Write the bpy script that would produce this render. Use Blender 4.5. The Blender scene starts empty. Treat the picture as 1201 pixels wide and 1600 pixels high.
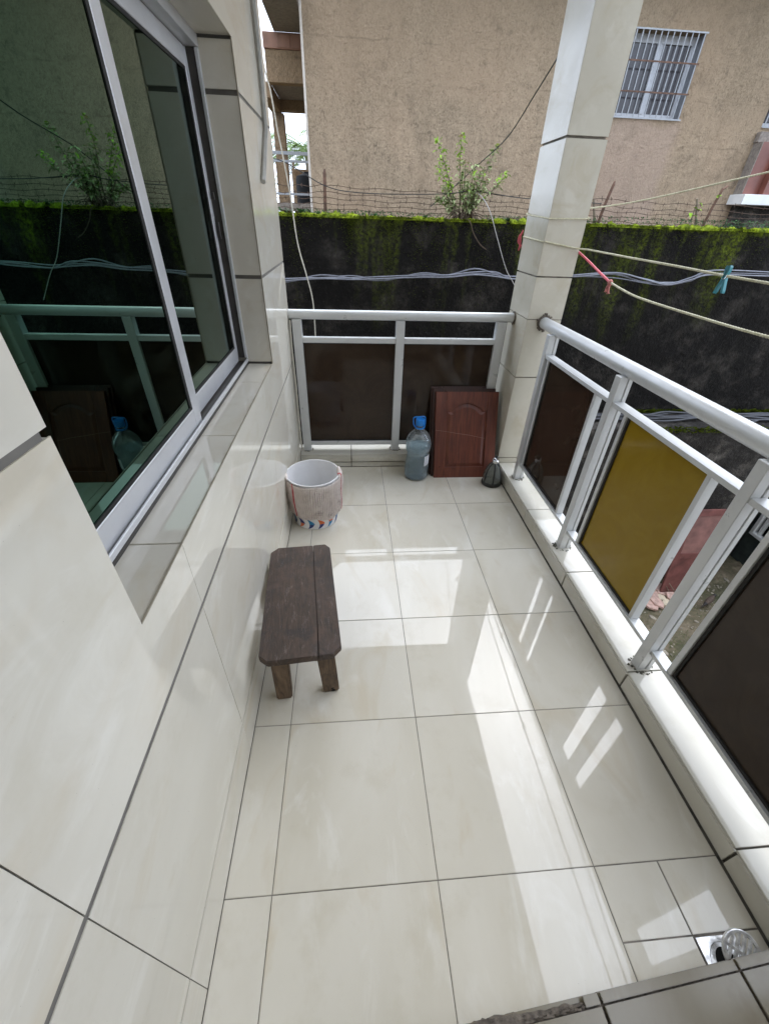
import bpy, bmesh, math, random
from mathutils import Vector, Matrix
random.seed(7)
sc = bpy.context.scene
COL = sc.collection
R = math.radians

# ---------------------------------------------------------------- camera, sky, sun, exposure
cam = bpy.data.cameras.new('camera')
camo = bpy.data.objects.new('camera', cam); COL.objects.link(camo)
r_ = Vector((0.9968223, -0.07441516, 0.02841965)); u_ = Vector((0.02042393, 0.58361027, 0.81177701))
b_ = r_.cross(u_)
camo.matrix_world = Matrix(((r_.x, u_.x, b_.x, 0.39684597), (r_.y, u_.y, b_.y, -0.34128895), (r_.z, u_.z, b_.z, 1.62615573), (0, 0, 0, 1)))
cam.sensor_fit = 'VERTICAL'; cam.sensor_height = 24.0; cam.sensor_width = 18.0
cam.lens = 640.79 / 1600 * 24.0
cam.clip_start = 0.02; cam.clip_end = 2000
sc.camera = camo

SUN_EL, SUN_AZ = R(55), R(35)            # azimuth measured from +Y towards +X
world = bpy.data.worlds.new('World'); sc.world = world; world.use_nodes = True
wn = world.node_tree; wn.nodes.clear()
sky = wn.nodes.new('ShaderNodeTexSky'); sky.sky_type = 'NISHITA'; sky.sun_disc = False
sky.sun_elevation = SUN_EL; sky.sun_rotation = SUN_AZ; sky.air_density = 1.0; sky.dust_density = 4.0; sky.ozone_density = 1.0
hs = wn.nodes.new('ShaderNodeHueSaturation'); hs.inputs['Saturation'].default_value = 0.22
bg = wn.nodes.new('ShaderNodeBackground'); bg.inputs['Strength'].default_value = 0.15
wo = wn.nodes.new('ShaderNodeOutputWorld')
wn.links.new(sky.outputs[0], hs.inputs['Color']); ov = wn.nodes.new('ShaderNodeMix'); ov.data_type = 'RGBA'; ov.inputs[0].default_value = 0.6      # even overcast cloud over the clear sky
ov.inputs[7].default_value = (7.7, 9.0, 11.3, 1)
wn.links.new(hs.outputs[0], ov.inputs[6]); wn.links.new(ov.outputs[2], bg.inputs['Color']); wn.links.new(bg.outputs[0], wo.inputs['Surface'])
sl = bpy.data.lights.new('sun', 'SUN'); sl.energy = 0.5; sl.angle = R(110); sl.color = (1, .985, .96)
so = bpy.data.objects.new('sun', sl); COL.objects.link(so)
sd = Vector((math.sin(SUN_AZ) * math.cos(SUN_EL), math.cos(SUN_AZ) * math.cos(SUN_EL), math.sin(SUN_EL)))
so.rotation_euler = sd.to_track_quat('Z', 'Y').to_euler(); so.location = (6, 6, 12)
vs = sc.view_settings
vs.view_transform = 'Standard'; vs.look = 'None'; vs.gamma = 1; vs.use_curve_mapping = False; vs.exposure = 1.43
sc.cycles.max_bounces = 10; sc.cycles.diffuse_bounces = 5; sc.cycles.glossy_bounces = 5; sc.cycles.transmission_bounces = 8
sc.cycles.sample_clamp_indirect = 6.0; sc.cycles.use_denoising = True
sc.cycles.caustics_reflective = False; sc.cycles.caustics_refractive = False

# ---------------------------------------------------------------- materials
X_, Y_, Z_ = Vector((1, 0, 0)), Vector((0, 1, 0)), Vector((0, 0, 1))
class N:
    def __init__(s, name):
        s.m = bpy.data.materials.new(name); s.m.use_nodes = True; s.t = s.m.node_tree; s.t.nodes.clear()
        s.out = s.t.nodes.new('ShaderNodeOutputMaterial'); s.p = s.t.nodes.new('ShaderNodeBsdfPrincipled')
        s.t.links.new(s.p.outputs[0], s.out.inputs['Surface']); s._c = None
    def n(s, ty, **k):
        x = s.t.nodes.new(ty)
        for a, v in k.items(): setattr(x, a, v)
        return x
    def l(s, a, b): s.t.links.new(a, b)
    def co(s):
        if s._c is None: s._c = s.n('ShaderNodeNewGeometry').outputs['Position']
        return s._c
    def obj(s): return s.n('ShaderNodeTexCoord').outputs['Object']
    def noise(s, scale, detail=4, rough=.55, dist=0, co=None, st=None):
        x = s.n('ShaderNodeTexNoise'); x.inputs['Scale'].default_value = scale; x.inputs['Detail'].default_value = detail
        x.inputs['Roughness'].default_value = rough; x.inputs['Distortion'].default_value = dist
        c = co or s.co()
        if st:
            mp = s.n('ShaderNodeMapping'); mp.inputs['Scale'].default_value = st; s.l(c, mp.inputs['Vector']); c = mp.outputs[0]
        s.l(c, x.inputs['Vector']); return x.outputs['Fac']
    def ramp(s, f, stops):
        x = s.n('ShaderNodeValToRGB'); e = x.color_ramp.elements
        e[0].position, e[0].color = stops[0][0], (*stops[0][1], 1); e[1].position, e[1].color = stops[-1][0], (*stops[-1][1], 1)
        for p, c in stops[1:-1]: k = e.new(p); k.color = (*c, 1)
        s.l(f, x.inputs[0]); return x.outputs[0]
    def mr(s, f, a, b, c, d):
        x = s.n('ShaderNodeMapRange'); s.l(f, x.inputs[0])
        for i, v in enumerate((a, b, c, d)): x.inputs[i + 1].default_value = v
        return x.outputs[0]
    def mix(s, f, a, b, mode='MIX'):
        x = s.n('ShaderNodeMix', data_type='RGBA', blend_type=mode)
        if isinstance(f, (int, float)): x.inputs[0].default_value = f
        else: s.l(f, x.inputs[0])
        for i, v in ((6, a), (7, b)):
            if isinstance(v, tuple): x.inputs[i].default_value = (*v, 1)
            else: s.l(v, x.inputs[i])
        return x.outputs[2]
    def math(s, op, a, b=0.0):
        x = s.n('ShaderNodeMath', operation=op)
        for i, v in ((0, a), (1, b)):
            if isinstance(v, (int, float)): x.inputs[i].default_value = v
            else: s.l(v, x.inputs[i])
        return x.outputs[0]
    def sep(s, c): x = s.n('ShaderNodeSeparateXYZ'); s.l(c, x.inputs[0]); return x.outputs
    def rnd(s): return s.n('ShaderNodeObjectInfo').outputs['Random']
    def bump(s, h, strength, dist=.01):
        b = s.n('ShaderNodeBump'); b.inputs['Strength'].default_value = strength; b.inputs['Distance'].default_value = dist
        s.l(h, b.inputs['Height']); s.l(b.outputs[0], s.p.inputs['Normal'])
    def set(s, **k):
        for a, v in k.items():
            i = s.p.inputs[a.replace('_', ' ')]
            if isinstance(v, tuple): i.default_value = (*v, 1)
            elif isinstance(v, (int, float)): i.default_value = v
            else: s.l(v, i)
        return s

def plain(name, c, rough=.5, metal=0, var=.12, scale=30, bump=0, **k):
    m = N(name); f = m.noise(scale, 3)
    lo = tuple(x * (1 - var) for x in c); hi = tuple(min(1, x * (1 + var)) for x in c)
    m.set(Base_Color=m.ramp(f, [(.3, lo), (.7, hi)]), Roughness=rough, Metallic=metal, **k)
    if bump: m.bump(m.noise(scale * 3, 3), bump, .004)
    return m.m

def tile_mat(name, lo, hi, vein, stain=0.0, r0=.012):
    m = N(name); r = m.rnd(); ri = m.n('ShaderNodeVectorMath', operation='ADD'); m.l(m.co(), ri.inputs[0])
    cb = m.n('ShaderNodeCombineXYZ'); q = m.math('MULTIPLY', r, 37.0)
    for i in range(3): m.l(q, cb.inputs[i])
    m.l(cb.outputs[0], ri.inputs[1]); co = ri.outputs[0]
    mp = m.n('ShaderNodeMapping'); mp.inputs['Rotation'].default_value = (.6, .5, .75); mp.inputs['Scale'].default_value = (1, .42, 1); m.l(co, mp.inputs['Vector']); co = mp.outputs[0]
    a = m.noise(3.1, 6, .55, .5, co=co)
    c = m.ramp(a, [(.30, lo), (.5, tuple((x + y) / 2 for x, y in zip(lo, hi))), (.70, hi)])
    f = m.mr(m.noise(6.0, 7, .62, .8, co=co), .55, .70, 0, .75); c = m.mix(f, c, vein)
    f = m.mr(m.noise(4.2, 5, .6, 1.0, co=co), .56, .70, 0, .6); c = m.mix(f, c, tuple(x * y for x, y in zip(lo, (.95, .89, .80))))
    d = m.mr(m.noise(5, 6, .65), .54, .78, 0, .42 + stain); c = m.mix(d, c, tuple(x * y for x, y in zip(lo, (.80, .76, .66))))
    sp = m.mr(m.noise(240, 1, .5), .80, .82, 0, .5); c = m.mix(sp, c, (.12, .10, .08))
    c = m.mix(m.math('MULTIPLY', r, .10), c, tuple(x * .8 for x in lo))
    ro = m.mr(m.noise(4, 6, .7, .6), .45, .85, r0, r0 + .095)
    m.set(Base_Color=c, Roughness=ro, IOR=1.5)
    m.bump(m.noise(2.0, 2, .4), .10, .004)
    return m.m
TILE = tile_mat('floor tile glaze', (.63, .588, .49), (.72, .685, .60), (.775, .75, .685))
WTILE = tile_mat('wall tile glaze', (.63, .592, .505), (.70, .668, .585), (.76, .735, .665))
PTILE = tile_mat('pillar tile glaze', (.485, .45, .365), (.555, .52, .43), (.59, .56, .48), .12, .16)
STILE = tile_mat('shaded step tile', (.185, .160, .112), (.225, .198, .142), (.24, .215, .16), .3, .20)  # the viewer's shadow over the step is put into this darker tile colour
KTILE = tile_mat('kerb tile glaze', (.50, .475, .405), (.59, .57, .505), (.64, .62, .57), .25)
GROUT = plain('grey brown grout', (.19, .17, .145), .9, var=.45, scale=14)
WGROUT = plain('grey wall grout', (.165, .155, .138), .9, var=.25, scale=9)
GROUT2 = plain('dirty dark grout', (.075, .068, .055), .9, var=.6, scale=25)
CREAMGROUT = plain('pale joint', (.40, .38, .33), .8)
def alu(name, c, metal=.55, rough=.36):
    m = N(name); f = m.noise(6, 5, .6); d = m.mr(m.noise(9, 6, .7), .55, .85, 0, .45)
    base = m.mix(d, m.ramp(f, [(.3, tuple(x * .93 for x in c)), (.7, c)]), tuple(x * .68 for x in c))
    m.set(Base_Color=base, Roughness=m.mr(m.noise(15, 4), .3, .7, rough - .06, rough + .12), Metallic=metal); return m.m
ALU = alu('satin grey aluminium', (.60, .61, .61), .2, .33)
ALUW = alu('brushed window aluminium', (.66, .665, .68), .5, .4)
RUBBER = plain('black gasket', (.014, .013, .012), .7, var=.5)
def glassy(name, c, rough, spec=.5, c2=None):
    m = N(name); f = m.math('MAXIMUM', m.mr(m.noise(5, 6, .7, .8), .42, .75, 0, .9), m.mr(m.noise(150, 2, .6), .70, .78, 0, 1))
    m.set(Base_Color=m.mix(f, c, c2 or tuple(x * 1.5 + .004 for x in c)), Roughness=m.mr(m.noise(8, 5, .7), .4, .8, rough, rough + .1), Specular_IOR_Level=spec); return m.m
PBROWN = glassy('dark brown acrylic', (.029, .0185, .0125), .04, .26, (.046, .032, .022))
PAMBER = glassy('amber acrylic', (.245, .155, .011), .06, .18, (.29, .195, .022))
def window_glass():
    m = N('green reflective glass'); f = m.noise(3, 3)
    m.set(Base_Color=m.ramp(f, [(.3, (.058, .138, .102)), (.7, (.066, .150, .112))]), Metallic=1.0, Roughness=.012)
    m.bump(m.noise(1.6, 1, .3), .05, .004); return m.m
WGLASS = window_glass()
def plaster(name, lo, hi, dark, sc_=55, st=.7):
    m = N(name); f = m.noise(1.1, 6, .65); g = m.noise(sc_, 6, .74, st=(1, 1, .7))
    c = m.ramp(f, [(.3, lo), (.7, hi)])
    h = m.noise(17, 5, .7, .3, st=(1, 1, .75)); c = m.mix(m.mr(h, .36, .5, .6, 0), c, tuple(x * .62 for x in lo)); c = m.mix(m.mr(h, .52, .68, 0, .55), c, tuple(min(1, x * 1.25) for x in hi))
    c = m.mix(m.mr(g, .38, .66, .0, .75), c, tuple(min(1, x * 1.34) for x in hi))
    c = m.mix(m.mr(m.noise(sc_ * 1.5, 2, .6, st=(1, 1, .6)), .56, .74, 0, .75), c, tuple(x * .45 for x in lo))
    blot = m.math('MULTIPLY', m.mr(m.noise(6.5, 4, .6, .4, st=(1, 1, .8)), .56, .68, 0, .9), m.mr(m.noise(15, 5, .7, st=(1, 1, .7)), .46, .60, 0, .8))
    c = m.mix(blot, c, dark)
    z = m.sep(m.co())[2]
    c = m.mix(m.mr(m.noise(2.2, 5, .6, .2, st=(1, 1, .07)), .50, .72, 0, .42), c, tuple(x * y for x, y in zip(lo, (.62, .60, .56))))
    c = m.mix(m.mr(m.noise(.55, 3, .5), .45, .62, 0, .35), c, tuple(x * y for x, y in zip(hi, (1.1, .98, .92))))
    c = m.mix(m.mr(m.math('ADD', z, m.math('MULTIPLY', m.noise(.9, 5), 1.6)), 3.4, 5.2, 0, .55), c, tuple(x * y for x, y in zip(lo, (.72, .74, .72))))
    X, Yc, Z = m.sep(m.co())
    wob = m.math('MULTIPLY', m.math('SUBTRACT', m.noise(1.3, 5, .6), .5), .55)
    for z0 in (3.28, 3.72, 2.75):                                  # faint horizontal hairline cracks and pour lines
        dz = m.math('ABSOLUTE', m.math('SUBTRACT', m.math('ADD', Z, m.math('MULTIPLY', wob, .35)), z0))
        ln = m.math('MULTIPLY', m.mr(dz, 0, .016, .42, 0), m.mr(m.noise(2.1, 3), .45, .6, 0, 1)); c = m.mix(ln, c, tuple(x * .5 for x in lo))
    under = m.math('MULTIPLY', m.mr(m.math('ABSOLUTE', m.math('SUBTRACT', m.math('ADD', X, wob), 5.30)), .50, .66, 1, 0), m.mr(m.math('ADD', Z, m.math('MULTIPLY', wob, .6)), 2.95, 3.06, 1, 0))
    c = m.mix(m.math('MULTIPLY', under, .55), c, m.mix(g, (.34, .235, .175), (.52, .40, .32)))       # washed patch under the window
    big = m.math('MULTIPLY', m.mr(m.noise(1.5, 6, .7, .5), .52, .66, 0, .5), m.mr(m.noise(9, 5, .7), .40, .60, 0, 1)); c = m.mix(big, c, tuple(x * y for x, y in zip(lo, (.60, .62, .64))))
    m.set(Base_Color=c, Roughness=.92, Specular_IOR_Level=.2); m.bump(m.math('ADD', g, m.math('MULTIPLY', h, 1.5)), st, .03); return m.m
FAC = plaster('rough tan render', (.292, .218, .143), (.40, .304, .205), (.11, .09, .065), 46, .9)
FAC2 = plaster('brown render', (.23, .16, .095), (.31, .22, .135), (.10, .08, .06))
CONC = plaster('grey slab concrete', (.20, .17, .145), (.27, .235, .2), (.08, .07, .06), 25, .3)
TERRA = plain('terracotta band', (.24, .125, .08), .7, scale=5, var=.2)
TERRA2 = plain('red brown ceramic tile', (.19, .068, .047), .35, scale=5, var=.18)
WHITEP = plain('white paint', (.72, .72, .70), .5, var=.08, scale=6)
def algae_wall(name, k, top):
    m = N(name); xyz = m.sep(m.co())
    f = m.noise(3.2, 8, .7); g = m.noise(42, 4, .65)
    c = m.ramp(f, [(.3, (.012 * k, .0105 * k, .009 * k)), (.52, (.022 * k, .0195 * k, .017 * k)), (.64, (.066 * k, .058 * k, .049 * k)), (.75, (.16 * k, .142 * k, .12 * k))])
    c = m.mix(m.mr(g, .58, .75, 0, .4), c, (.12 * k, .11 * k, .095 * k))
    if top:
        strk = m.noise(2.6, 4, .6, .25, st=(1, 1, .10)); strk = m.mr(strk, .53, .66, 0, 1)
        fade = m.mr(m.math('ADD', xyz[2], m.math('MULTIPLY', m.noise(1.7, 3, st=(1, 1, .05)), 1.5)), 1.35, 2.3, 0, 1)
        spk = m.mr(m.noise(34, 5, .7), .40, .62, 0, 1)
        k1 = m.math('MULTIPLY', m.math('MULTIPLY', strk, fade), spk)
        c = m.mix(k1, c, (.13, .165, .009))
        rim = m.mr(m.math('ADD', xyz[2], m.math('MULTIPLY', m.noise(9, 4), .25)), 1.71, 1.78, 0, 1)
        c = m.mix(m.math('MULTIPLY', rim, m.mr(m.noise(22, 4), .40, .6, .0, 1)), c, (.13, .17, .010))
    m.set(Base_Color=c, Roughness=.95, Specular_IOR_Level=.15)
    m.bump(m.math('ADD', g, m.math('MULTIPLY', m.noise(12, 5), 1.5)), .9, .03); return m.m
ALGAE = algae_wall('algae blackened render', .55, True)
ALGAE2 = algae_wall('damp grey render', 1.7, False)
def moss_mat(name, a, b):
    m = N(name); m.set(Base_Color=m.ramp(m.noise(13, 6, .68), [(.34, a), (.64, b)]), Roughness=.9, Specular_IOR_Level=.15); return m.m
MOSS = moss_mat('bright moss', (.05, .075, .008), (.25, .31, .016))
MOSSD = moss_mat('dark moss', (.045, .062, .005), (.12, .155, .010))
WEED = moss_mat('blue green weed leaf', (.035, .085, .04), (.075, .16, .06))
LEAF = moss_mat('shrub leaf', (.16, .22, .08), (.42, .48, .24))
LEAFY = moss_mat('young leaf', (.20, .36, .035), (.30, .46, .06))
PALM = moss_mat('palm leaf', (.10, .16, .05), (.20, .28, .10))
STEM = plain('woody stem', (.20, .16, .11), .8)
DRYSTEM = plain('dead brown stem', (.10, .07, .045), .9)
PETAL = plain('pink cream petals', (.75, .55, .42), .6)
RUST = plain('rusty iron', (.075, .045, .03), .85, var=.4, scale=40, bump=.4)
RUST2 = plain('rusted angle iron', (.13, .07, .045), .85, var=.4, scale=25, bump=.4)
WIREK = plain('black wire', (.02, .018, .016), .5)
CABLE = plain('grey cable sheath', (.20, .205, .235), .4, var=.2)
CABLEK = plain('dark cable sheath', (.045, .045, .05), .45, var=.2)
CREAMW = plain('cream wire', (.55, .52, .44), .5)
LIGHTW = plain('pale grey wire', (.42, .40, .37), .5)
def rope_mat():
    m = N('twisted yellow white rope'); w = m.n('ShaderNodeTexWave'); w.inputs['Scale'].default_value = 1
    m.set(Base_Color=m.ramp(m.noise(60, 3), [(.3, (.46, .43, .27)), (.7, (.66, .63, .47))]), Roughness=.7); return m.m
ROPE = rope_mat()
PINK = plain('pink red cord', (.62, .10, .13), .6)
TEAL = plain('teal plastic', (.015, .22, .27), .35, var=.15)
TRUNK = plain('palm trunk bark', (.22, .19, .15), .9)
def old_wood():
    m = N('worn grey brown timber'); o = m.obj()
    g = m.noise(9, 8, .68, 1.2, co=o, st=(7, .9, 3)); w = m.noise(3.5, 6, .7, .5, co=o)
    c = m.ramp(g, [(.28, (.018, .0115, .0085)), (.5, (.058, .0385, .0275)), (.74, (.120, .082, .060))])
    c = m.mix(m.mr(w, .45, .62, 0, .72), c, (.108, .070, .052))
    c = m.mix(m.mr(m.noise(8, 7, .75, co=o), .50, .70, 0, .7), c, (.040, .036, .036))
    sc1 = m.mr(m.noise(30, 8, .8, .3, co=o, st=(1.5, .35, 1)), .55, .70, 0, .6); c = m.mix(sc1, c, (.22, .175, .15)); pit = m.mr(m.noise(34, 4, .7, co=o), .66, .72, 0, .85); c = m.mix(pit, c, (.012, .010, .009)); big = m.mr(m.noise(5.5, 5, .7, 1, co=o), .55, .66, 0, .6); c = m.mix(big, c, (.030, .026, .026))
    m.set(Base_Color=c, Roughness=m.mr(g, .3, .7, .5, .85)); m.bump(m.math('ADD', g, m.math('MULTIPLY', sc1, .6)), .5, .006); return m.m
WOODOLD = old_wood()
def leg_wood():
    m = N('raw brown leg timber'); o = m.obj(); g = m.noise(10, 7, .65, 1, co=o, st=(6, 6, .7))
    c = m.ramp(g, [(.3, (.065, .042, .026)), (.55, (.15, .10, .062)), (.75, (.225, .155, .10))])
    c = m.mix(m.mr(m.noise(7, 5, .7, co=o), .5, .7, 0, .7), c, (.035, .025, .02))
    m.set(Base_Color=c, Roughness=.75); m.bump(g, .5, .005); return m.m
WOODLEG = leg_wood()
def red_wood(name, k):
    m = N(name); o = m.obj(); g = m.noise(7, 7, .62, 1.5, co=o, st=(6, 1, .6)); w = m.noise(2.4, 5, .65, co=o)
    c = m.ramp(g, [(.3, (.056 * k, .013 * k, .0075 * k)), (.55, (.108 * k, .027 * k, .0135 * k)), (.78, (.165 * k, .050 * k, .022 * k))])
    c = m.mix(m.mr(w, .5, .75, 0, .55), c, (.045 * k, .017 * k, .011 * k))
    c = m.mix(m.mr(m.noise(30, 5, .7, 2, co=o, st=(1, 1, .5)), .66, .72, 0, .45), c, (.24, .15, .11))
    m.set(Base_Color=c, Roughness=m.mr(w, .3, .7, .34, .55)); m.bump(g, .12, .003); return m.m
REDWOOD = red_wood('red varnished wood', 1.25)
REDWOOD2 = red_wood('dark varnished wood', .35)
FADED = plain('faded red paint', (.16, .055, .045), .75, var=.35, scale=7, bump=.2)
FADED2 = plain('faded pink paint', (.22, .105, .088), .75, var=.4, scale=5, bump=.2)
GREASE = plain('dark stain', (.025, .02, .018), .8)
PLASTW = plain('white bucket plastic', (.70, .70, .71), .35, var=.06, scale=9)
PR_O = plain('orange print', (.62, .13, .025), .4, var=.06)
PR_B = plain('navy print', (.018, .03, .16), .4, var=.06)
PR_T = plain('teal print', (.012, .19, .38), .4, var=.06)
def cloth_mat():
    m = N('dirty pinkish white cloth'); o = m.obj(); f = m.noise(9, 7, .7, co=o); s = m.mr(m.noise(22, 6, .72, co=o), .50, .68, 0, .85)
    c = m.ramp(f, [(.3, (.52, .45, .42)), (.7, (.70, .64, .61))])
    c = m.mix(m.math('MULTIPLY', s, m.mr(m.noise(4.5, 3, co=o), .4, .6, .15, 1)), c, (.20, .16, .14))
    m.set(Base_Color=c, Roughness=.95, Specular_IOR_Level=.1); m.bump(m.noise(260, 2, co=o), .4, .002); return m.m
CLOTH = cloth_mat()
CLOTHR = plain('red cloth stripe', (.46, .085, .095), .9, var=.25, scale=60)
def clear(name, c, rough, ior, tr, tw=1.0):
    m = N(name); m.set(Base_Color=m.ramp(m.noise(4, 2), [(.3, c), (.7, c)]), Roughness=rough, IOR=ior, Transmission_Weight=tw)
    t = m.n('ShaderNodeBsdfTransparent'); t.inputs[0].default_value = (*[min(1, x * .5 + .48) for x in c], 1); x = m.n('ShaderNodeMixShader'); x.inputs[0].default_value = tr
    m.l(m.p.outputs[0], x.inputs[1]); m.l(t.outputs[0], x.inputs[2]); m.l(x.outputs[0], m.out.inputs['Surface']); return m.m
PET = clear('clear blue tinted plastic', (.92, .97, 1.0), .02, 1.45, .62, .93)
WATER = clear('pale blue water', (.66, .86, .97), .0, 1.22, .46, .55)
CAPB = plain('blue cap plastic', (.012, .20, .62), .35, var=.05)
SMOKE = clear('smoky grey plastic', (.50, .53, .50), .10, 1.3, .35, .62)
SMOKEK = plain('black plastic rib', (.018, .019, .018), .35)
CHROME = plain('worn chrome', (.72, .73, .74), .16, 1.0, var=.12, scale=40)
CASTAL = plain('worn drain metal', (.74, .74, .75), .30, .75, var=.35, scale=60, bump=.3)
DKALU = plain('dark bronze channel', (.045, .040, .036), .45, var=.3, scale=12)
BLACK = plain('black void', (.004, .004, .004), .9)
CURT = plain('dark plum curtain', (.05, .034, .036), .9, var=.3, scale=9)
FGLASS = glassy('dark neighbour pane', (.03, .027, .03), .08, .5)
REVEAL = plain('blue grey reveal paint', (.24, .25, .27), .7)
BARS = plain('pale grey bar paint', (.33, .34, .35), .5)
FRAMEW = plain('dull white window frame', (.46, .47, .49), .5, var=.12, scale=6)
def soil():
    m = N('damp yard soil'); f = m.noise(1.6, 7, .65); g = m.noise(20, 6, .7)
    c = m.ramp(f, [(.34, (.055, .062, .034)), (.5, (.13, .112, .068)), (.66, (.25, .195, .135))])
    c = m.mix(m.mr(g, .45, .7, 0, .6), c, (.07, .075, .045)); c = m.mix(m.mr(m.noise(55, 3), .66, .72, 0, .7), c, (.42, .38, .31))
    m.set(Base_Color=c, Roughness=.95, Specular_IOR_Level=.15); m.bump(g, .8, .03); return m.m
SOIL = soil()
GRASS = moss_mat('short yard grass', (.06, .08, .025), (.14, .15, .06))
CEIL = plain('white soffit paint', (.78, .77, .74), .8, var=.05, scale=3)
BRICKP = plain('broken pink brick', (.50, .33, .27), .9, var=.25, scale=20, bump=.3)
BRICKY = plain('broken cream brick', (.55, .46, .33), .9, var=.2, scale=20, bump=.3)
DKGREEN = plain('dark green grimy wall', (.028, .036, .032), .8, var=.5, scale=6, bump=.3)
BIRDB = plain('brown feathers', (.085, .058, .042), .8, var=.3, scale=60)
BIRDK = plain('blackish feathers', (.02, .016, .014), .7, var=.3, scale=60)
BIRDL = plain('buff feathers', (.19, .145, .105), .8, var=.2, scale=60)
MORTAR = plain('rough cement patch', (.13, .11, .09), .95, var=.5, scale=60, bump=.8)
DIRT = plain('grey green dirt', (.085, .08, .058), .95, var=.5, scale=90, bump=.5)
LABELW = plain('white paper label', (.72, .73, .76), .6, var=.05)

# ---------------------------------------------------------------- builders
def link(name, me, mats, parent=None, kind=None):
    o = bpy.data.objects.new(name, me); COL.objects.link(o)
    for m in (mats if isinstance(mats, (list, tuple)) else [mats]):
        if m: me.materials.append(m)
    if parent: o.parent = parent
    if kind: o['kind'] = kind
    return o
def fin(name, bm, mats, parent=None, kind=None, smooth=False, angle=None):
    me = bpy.data.meshes.new(name); bmesh.ops.recalc_face_normals(bm, faces=bm.faces)
    bm.to_mesh(me); bm.free()
    if smooth:
        me.polygons.foreach_set('use_smooth', [True] * len(me.polygons))
        if angle: me.set_sharp_from_angle(angle=angle)
    return link(name, me, mats, parent, kind)
def tag(o, label, cat, group=None):
    o['label'] = label; o['category'] = cat
    if group: o['group'] = group
    return o
def thing(name, label, cat, loc=(0, 0, 0), rotz=0, group=None):
    o = bpy.data.objects.new(name, None); COL.objects.link(o); o.location = loc; o.rotation_euler = (0, 0, rotz)
    return tag(o, label, cat, group)
def abox(bm, a, b, bev=0, seg=1, mat=0):
    x0, y0, z0 = a; x1, y1, z1 = b
    v = [bm.verts.new(p) for p in ((x0, y0, z0), (x1, y0, z0), (x1, y1, z0), (x0, y1, z0), (x0, y0, z1), (x1, y0, z1), (x1, y1, z1), (x0, y1, z1))]
    f = [bm.faces.new([v[i] for i in q]) for q in ((3, 2, 1, 0), (4, 5, 6, 7), (0, 1, 5, 4), (1, 2, 6, 5), (2, 3, 7, 6), (3, 0, 4, 7))]
    for q in f: q.material_index = mat
    if bev:
        bmesh.ops.bevel(bm, geom=list({e for q in f for e in q.edges}), offset=bev, segments=seg, affect='EDGES', profile=.6)
def box(name, a, b, mat, parent=None, bev=.002, kind=None, seg=1):
    bm = bmesh.new(); abox(bm, a, b, bev, seg); return fin(name, bm, mat, parent, kind)
def atube(bm, pts, rad, n=8, cap=True, mat=0):
    pts = [Vector(p) for p in pts]; rs = rad if isinstance(rad, (list, tuple)) else [rad] * len(pts)
    rings = []; up = None
    for i, p in enumerate(pts):
        t = (pts[min(i + 1, len(pts) - 1)] - pts[max(i - 1, 0)]).normalized()
        if up is None:
            up = Vector((0, 0, 1)) if abs(t.z) < .9 else Vector((1, 0, 0))
        s = t.cross(up).normalized(); up = s.cross(t).normalized()
        rings.append([bm.verts.new(p + (s * math.cos(2 * math.pi * k / n) + up * math.sin(2 * math.pi * k / n)) * rs[i]) for k in range(n)])
    for a, b in zip(rings, rings[1:]):
        for k in range(n): bm.faces.new((a[k], a[(k + 1) % n], b[(k + 1) % n], b[k])).material_index = mat
    if cap:
        bm.faces.new(rings[0][::-1]).material_index = mat; bm.faces.new(rings[-1]).material_index = mat
def tube(name, pts, rad, mat, parent=None, n=8, kind=None):
    bm = bmesh.new(); atube(bm, pts, rad, n); return fin(name, bm, mat, parent, kind, True, R(50))
def crv(ps, n=6):
    """Catmull-Rom through the points"""
    P = [Vector(p) for p in ps]; P = [2 * P[0] - P[1]] + P + [2 * P[-1] - P[-2]]; out = []
    for i in range(1, len(P) - 2):
        a, b, c, d = P[i - 1:i + 3]
        for k in range(n):
            t = k / n
            out.append(.5 * ((2 * b) + (c - a) * t + (2 * a - 5 * b + 4 * c - d) * t * t + (3 * b - a - 3 * c + d) * t ** 3))
    return out + [P[-2]]
def alathe(bm, prof, n=40, mat=0, c=(0, 0, 0), closed=False, arc=None):
    rings = []
    for r, z in prof:
        if r < 1e-6: rings.append([bm.verts.new((c[0], c[1], c[2] + z))] * n)
        else: rings.append([bm.verts.new((c[0] + r * math.cos(2 * math.pi * k / n), c[1] + r * math.sin(2 * math.pi * k / n), c[2] + z)) for k in range(n)])
    prs = list(zip(rings, rings[1:]))
    if closed: prs.append((rings[-1], rings[0]))
    for a, b in prs:
        for k in range(n):
            q = []
            for v in (a[k], a[(k + 1) % n], b[(k + 1) % n], b[k]):
                if v not in q: q.append(v)
            if len(q) > 2: bm.faces.new(q).material_index = mat
def lathe(name, prof, mat, parent=None, n=40, closed=False, angle=R(40)):
    bm = bmesh.new(); alathe(bm, prof, n, closed=closed); return fin(name, bm, mat, parent, None, True, angle)
def prism(name, poly, z0, z1, mat, parent=None, bev=0, xf=None):
    bm = bmesh.new(); a = [bm.verts.new((x, y, z0)) for x, y in poly]; b = [bm.verts.new((x, y, z1)) for x, y in poly]; n = len(poly)
    bm.faces.new(a[::-1]); bm.faces.new(b)
    for i in range(n): bm.faces.new((a[i], a[(i + 1) % n], b[(i + 1) % n], b[i]))
    if bev: bmesh.ops.bevel(bm, geom=bm.edges[:], offset=bev, segments=2, affect='EDGES')
    if xf: bm.transform(xf)
    return fin(name, bm, mat, parent)

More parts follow.
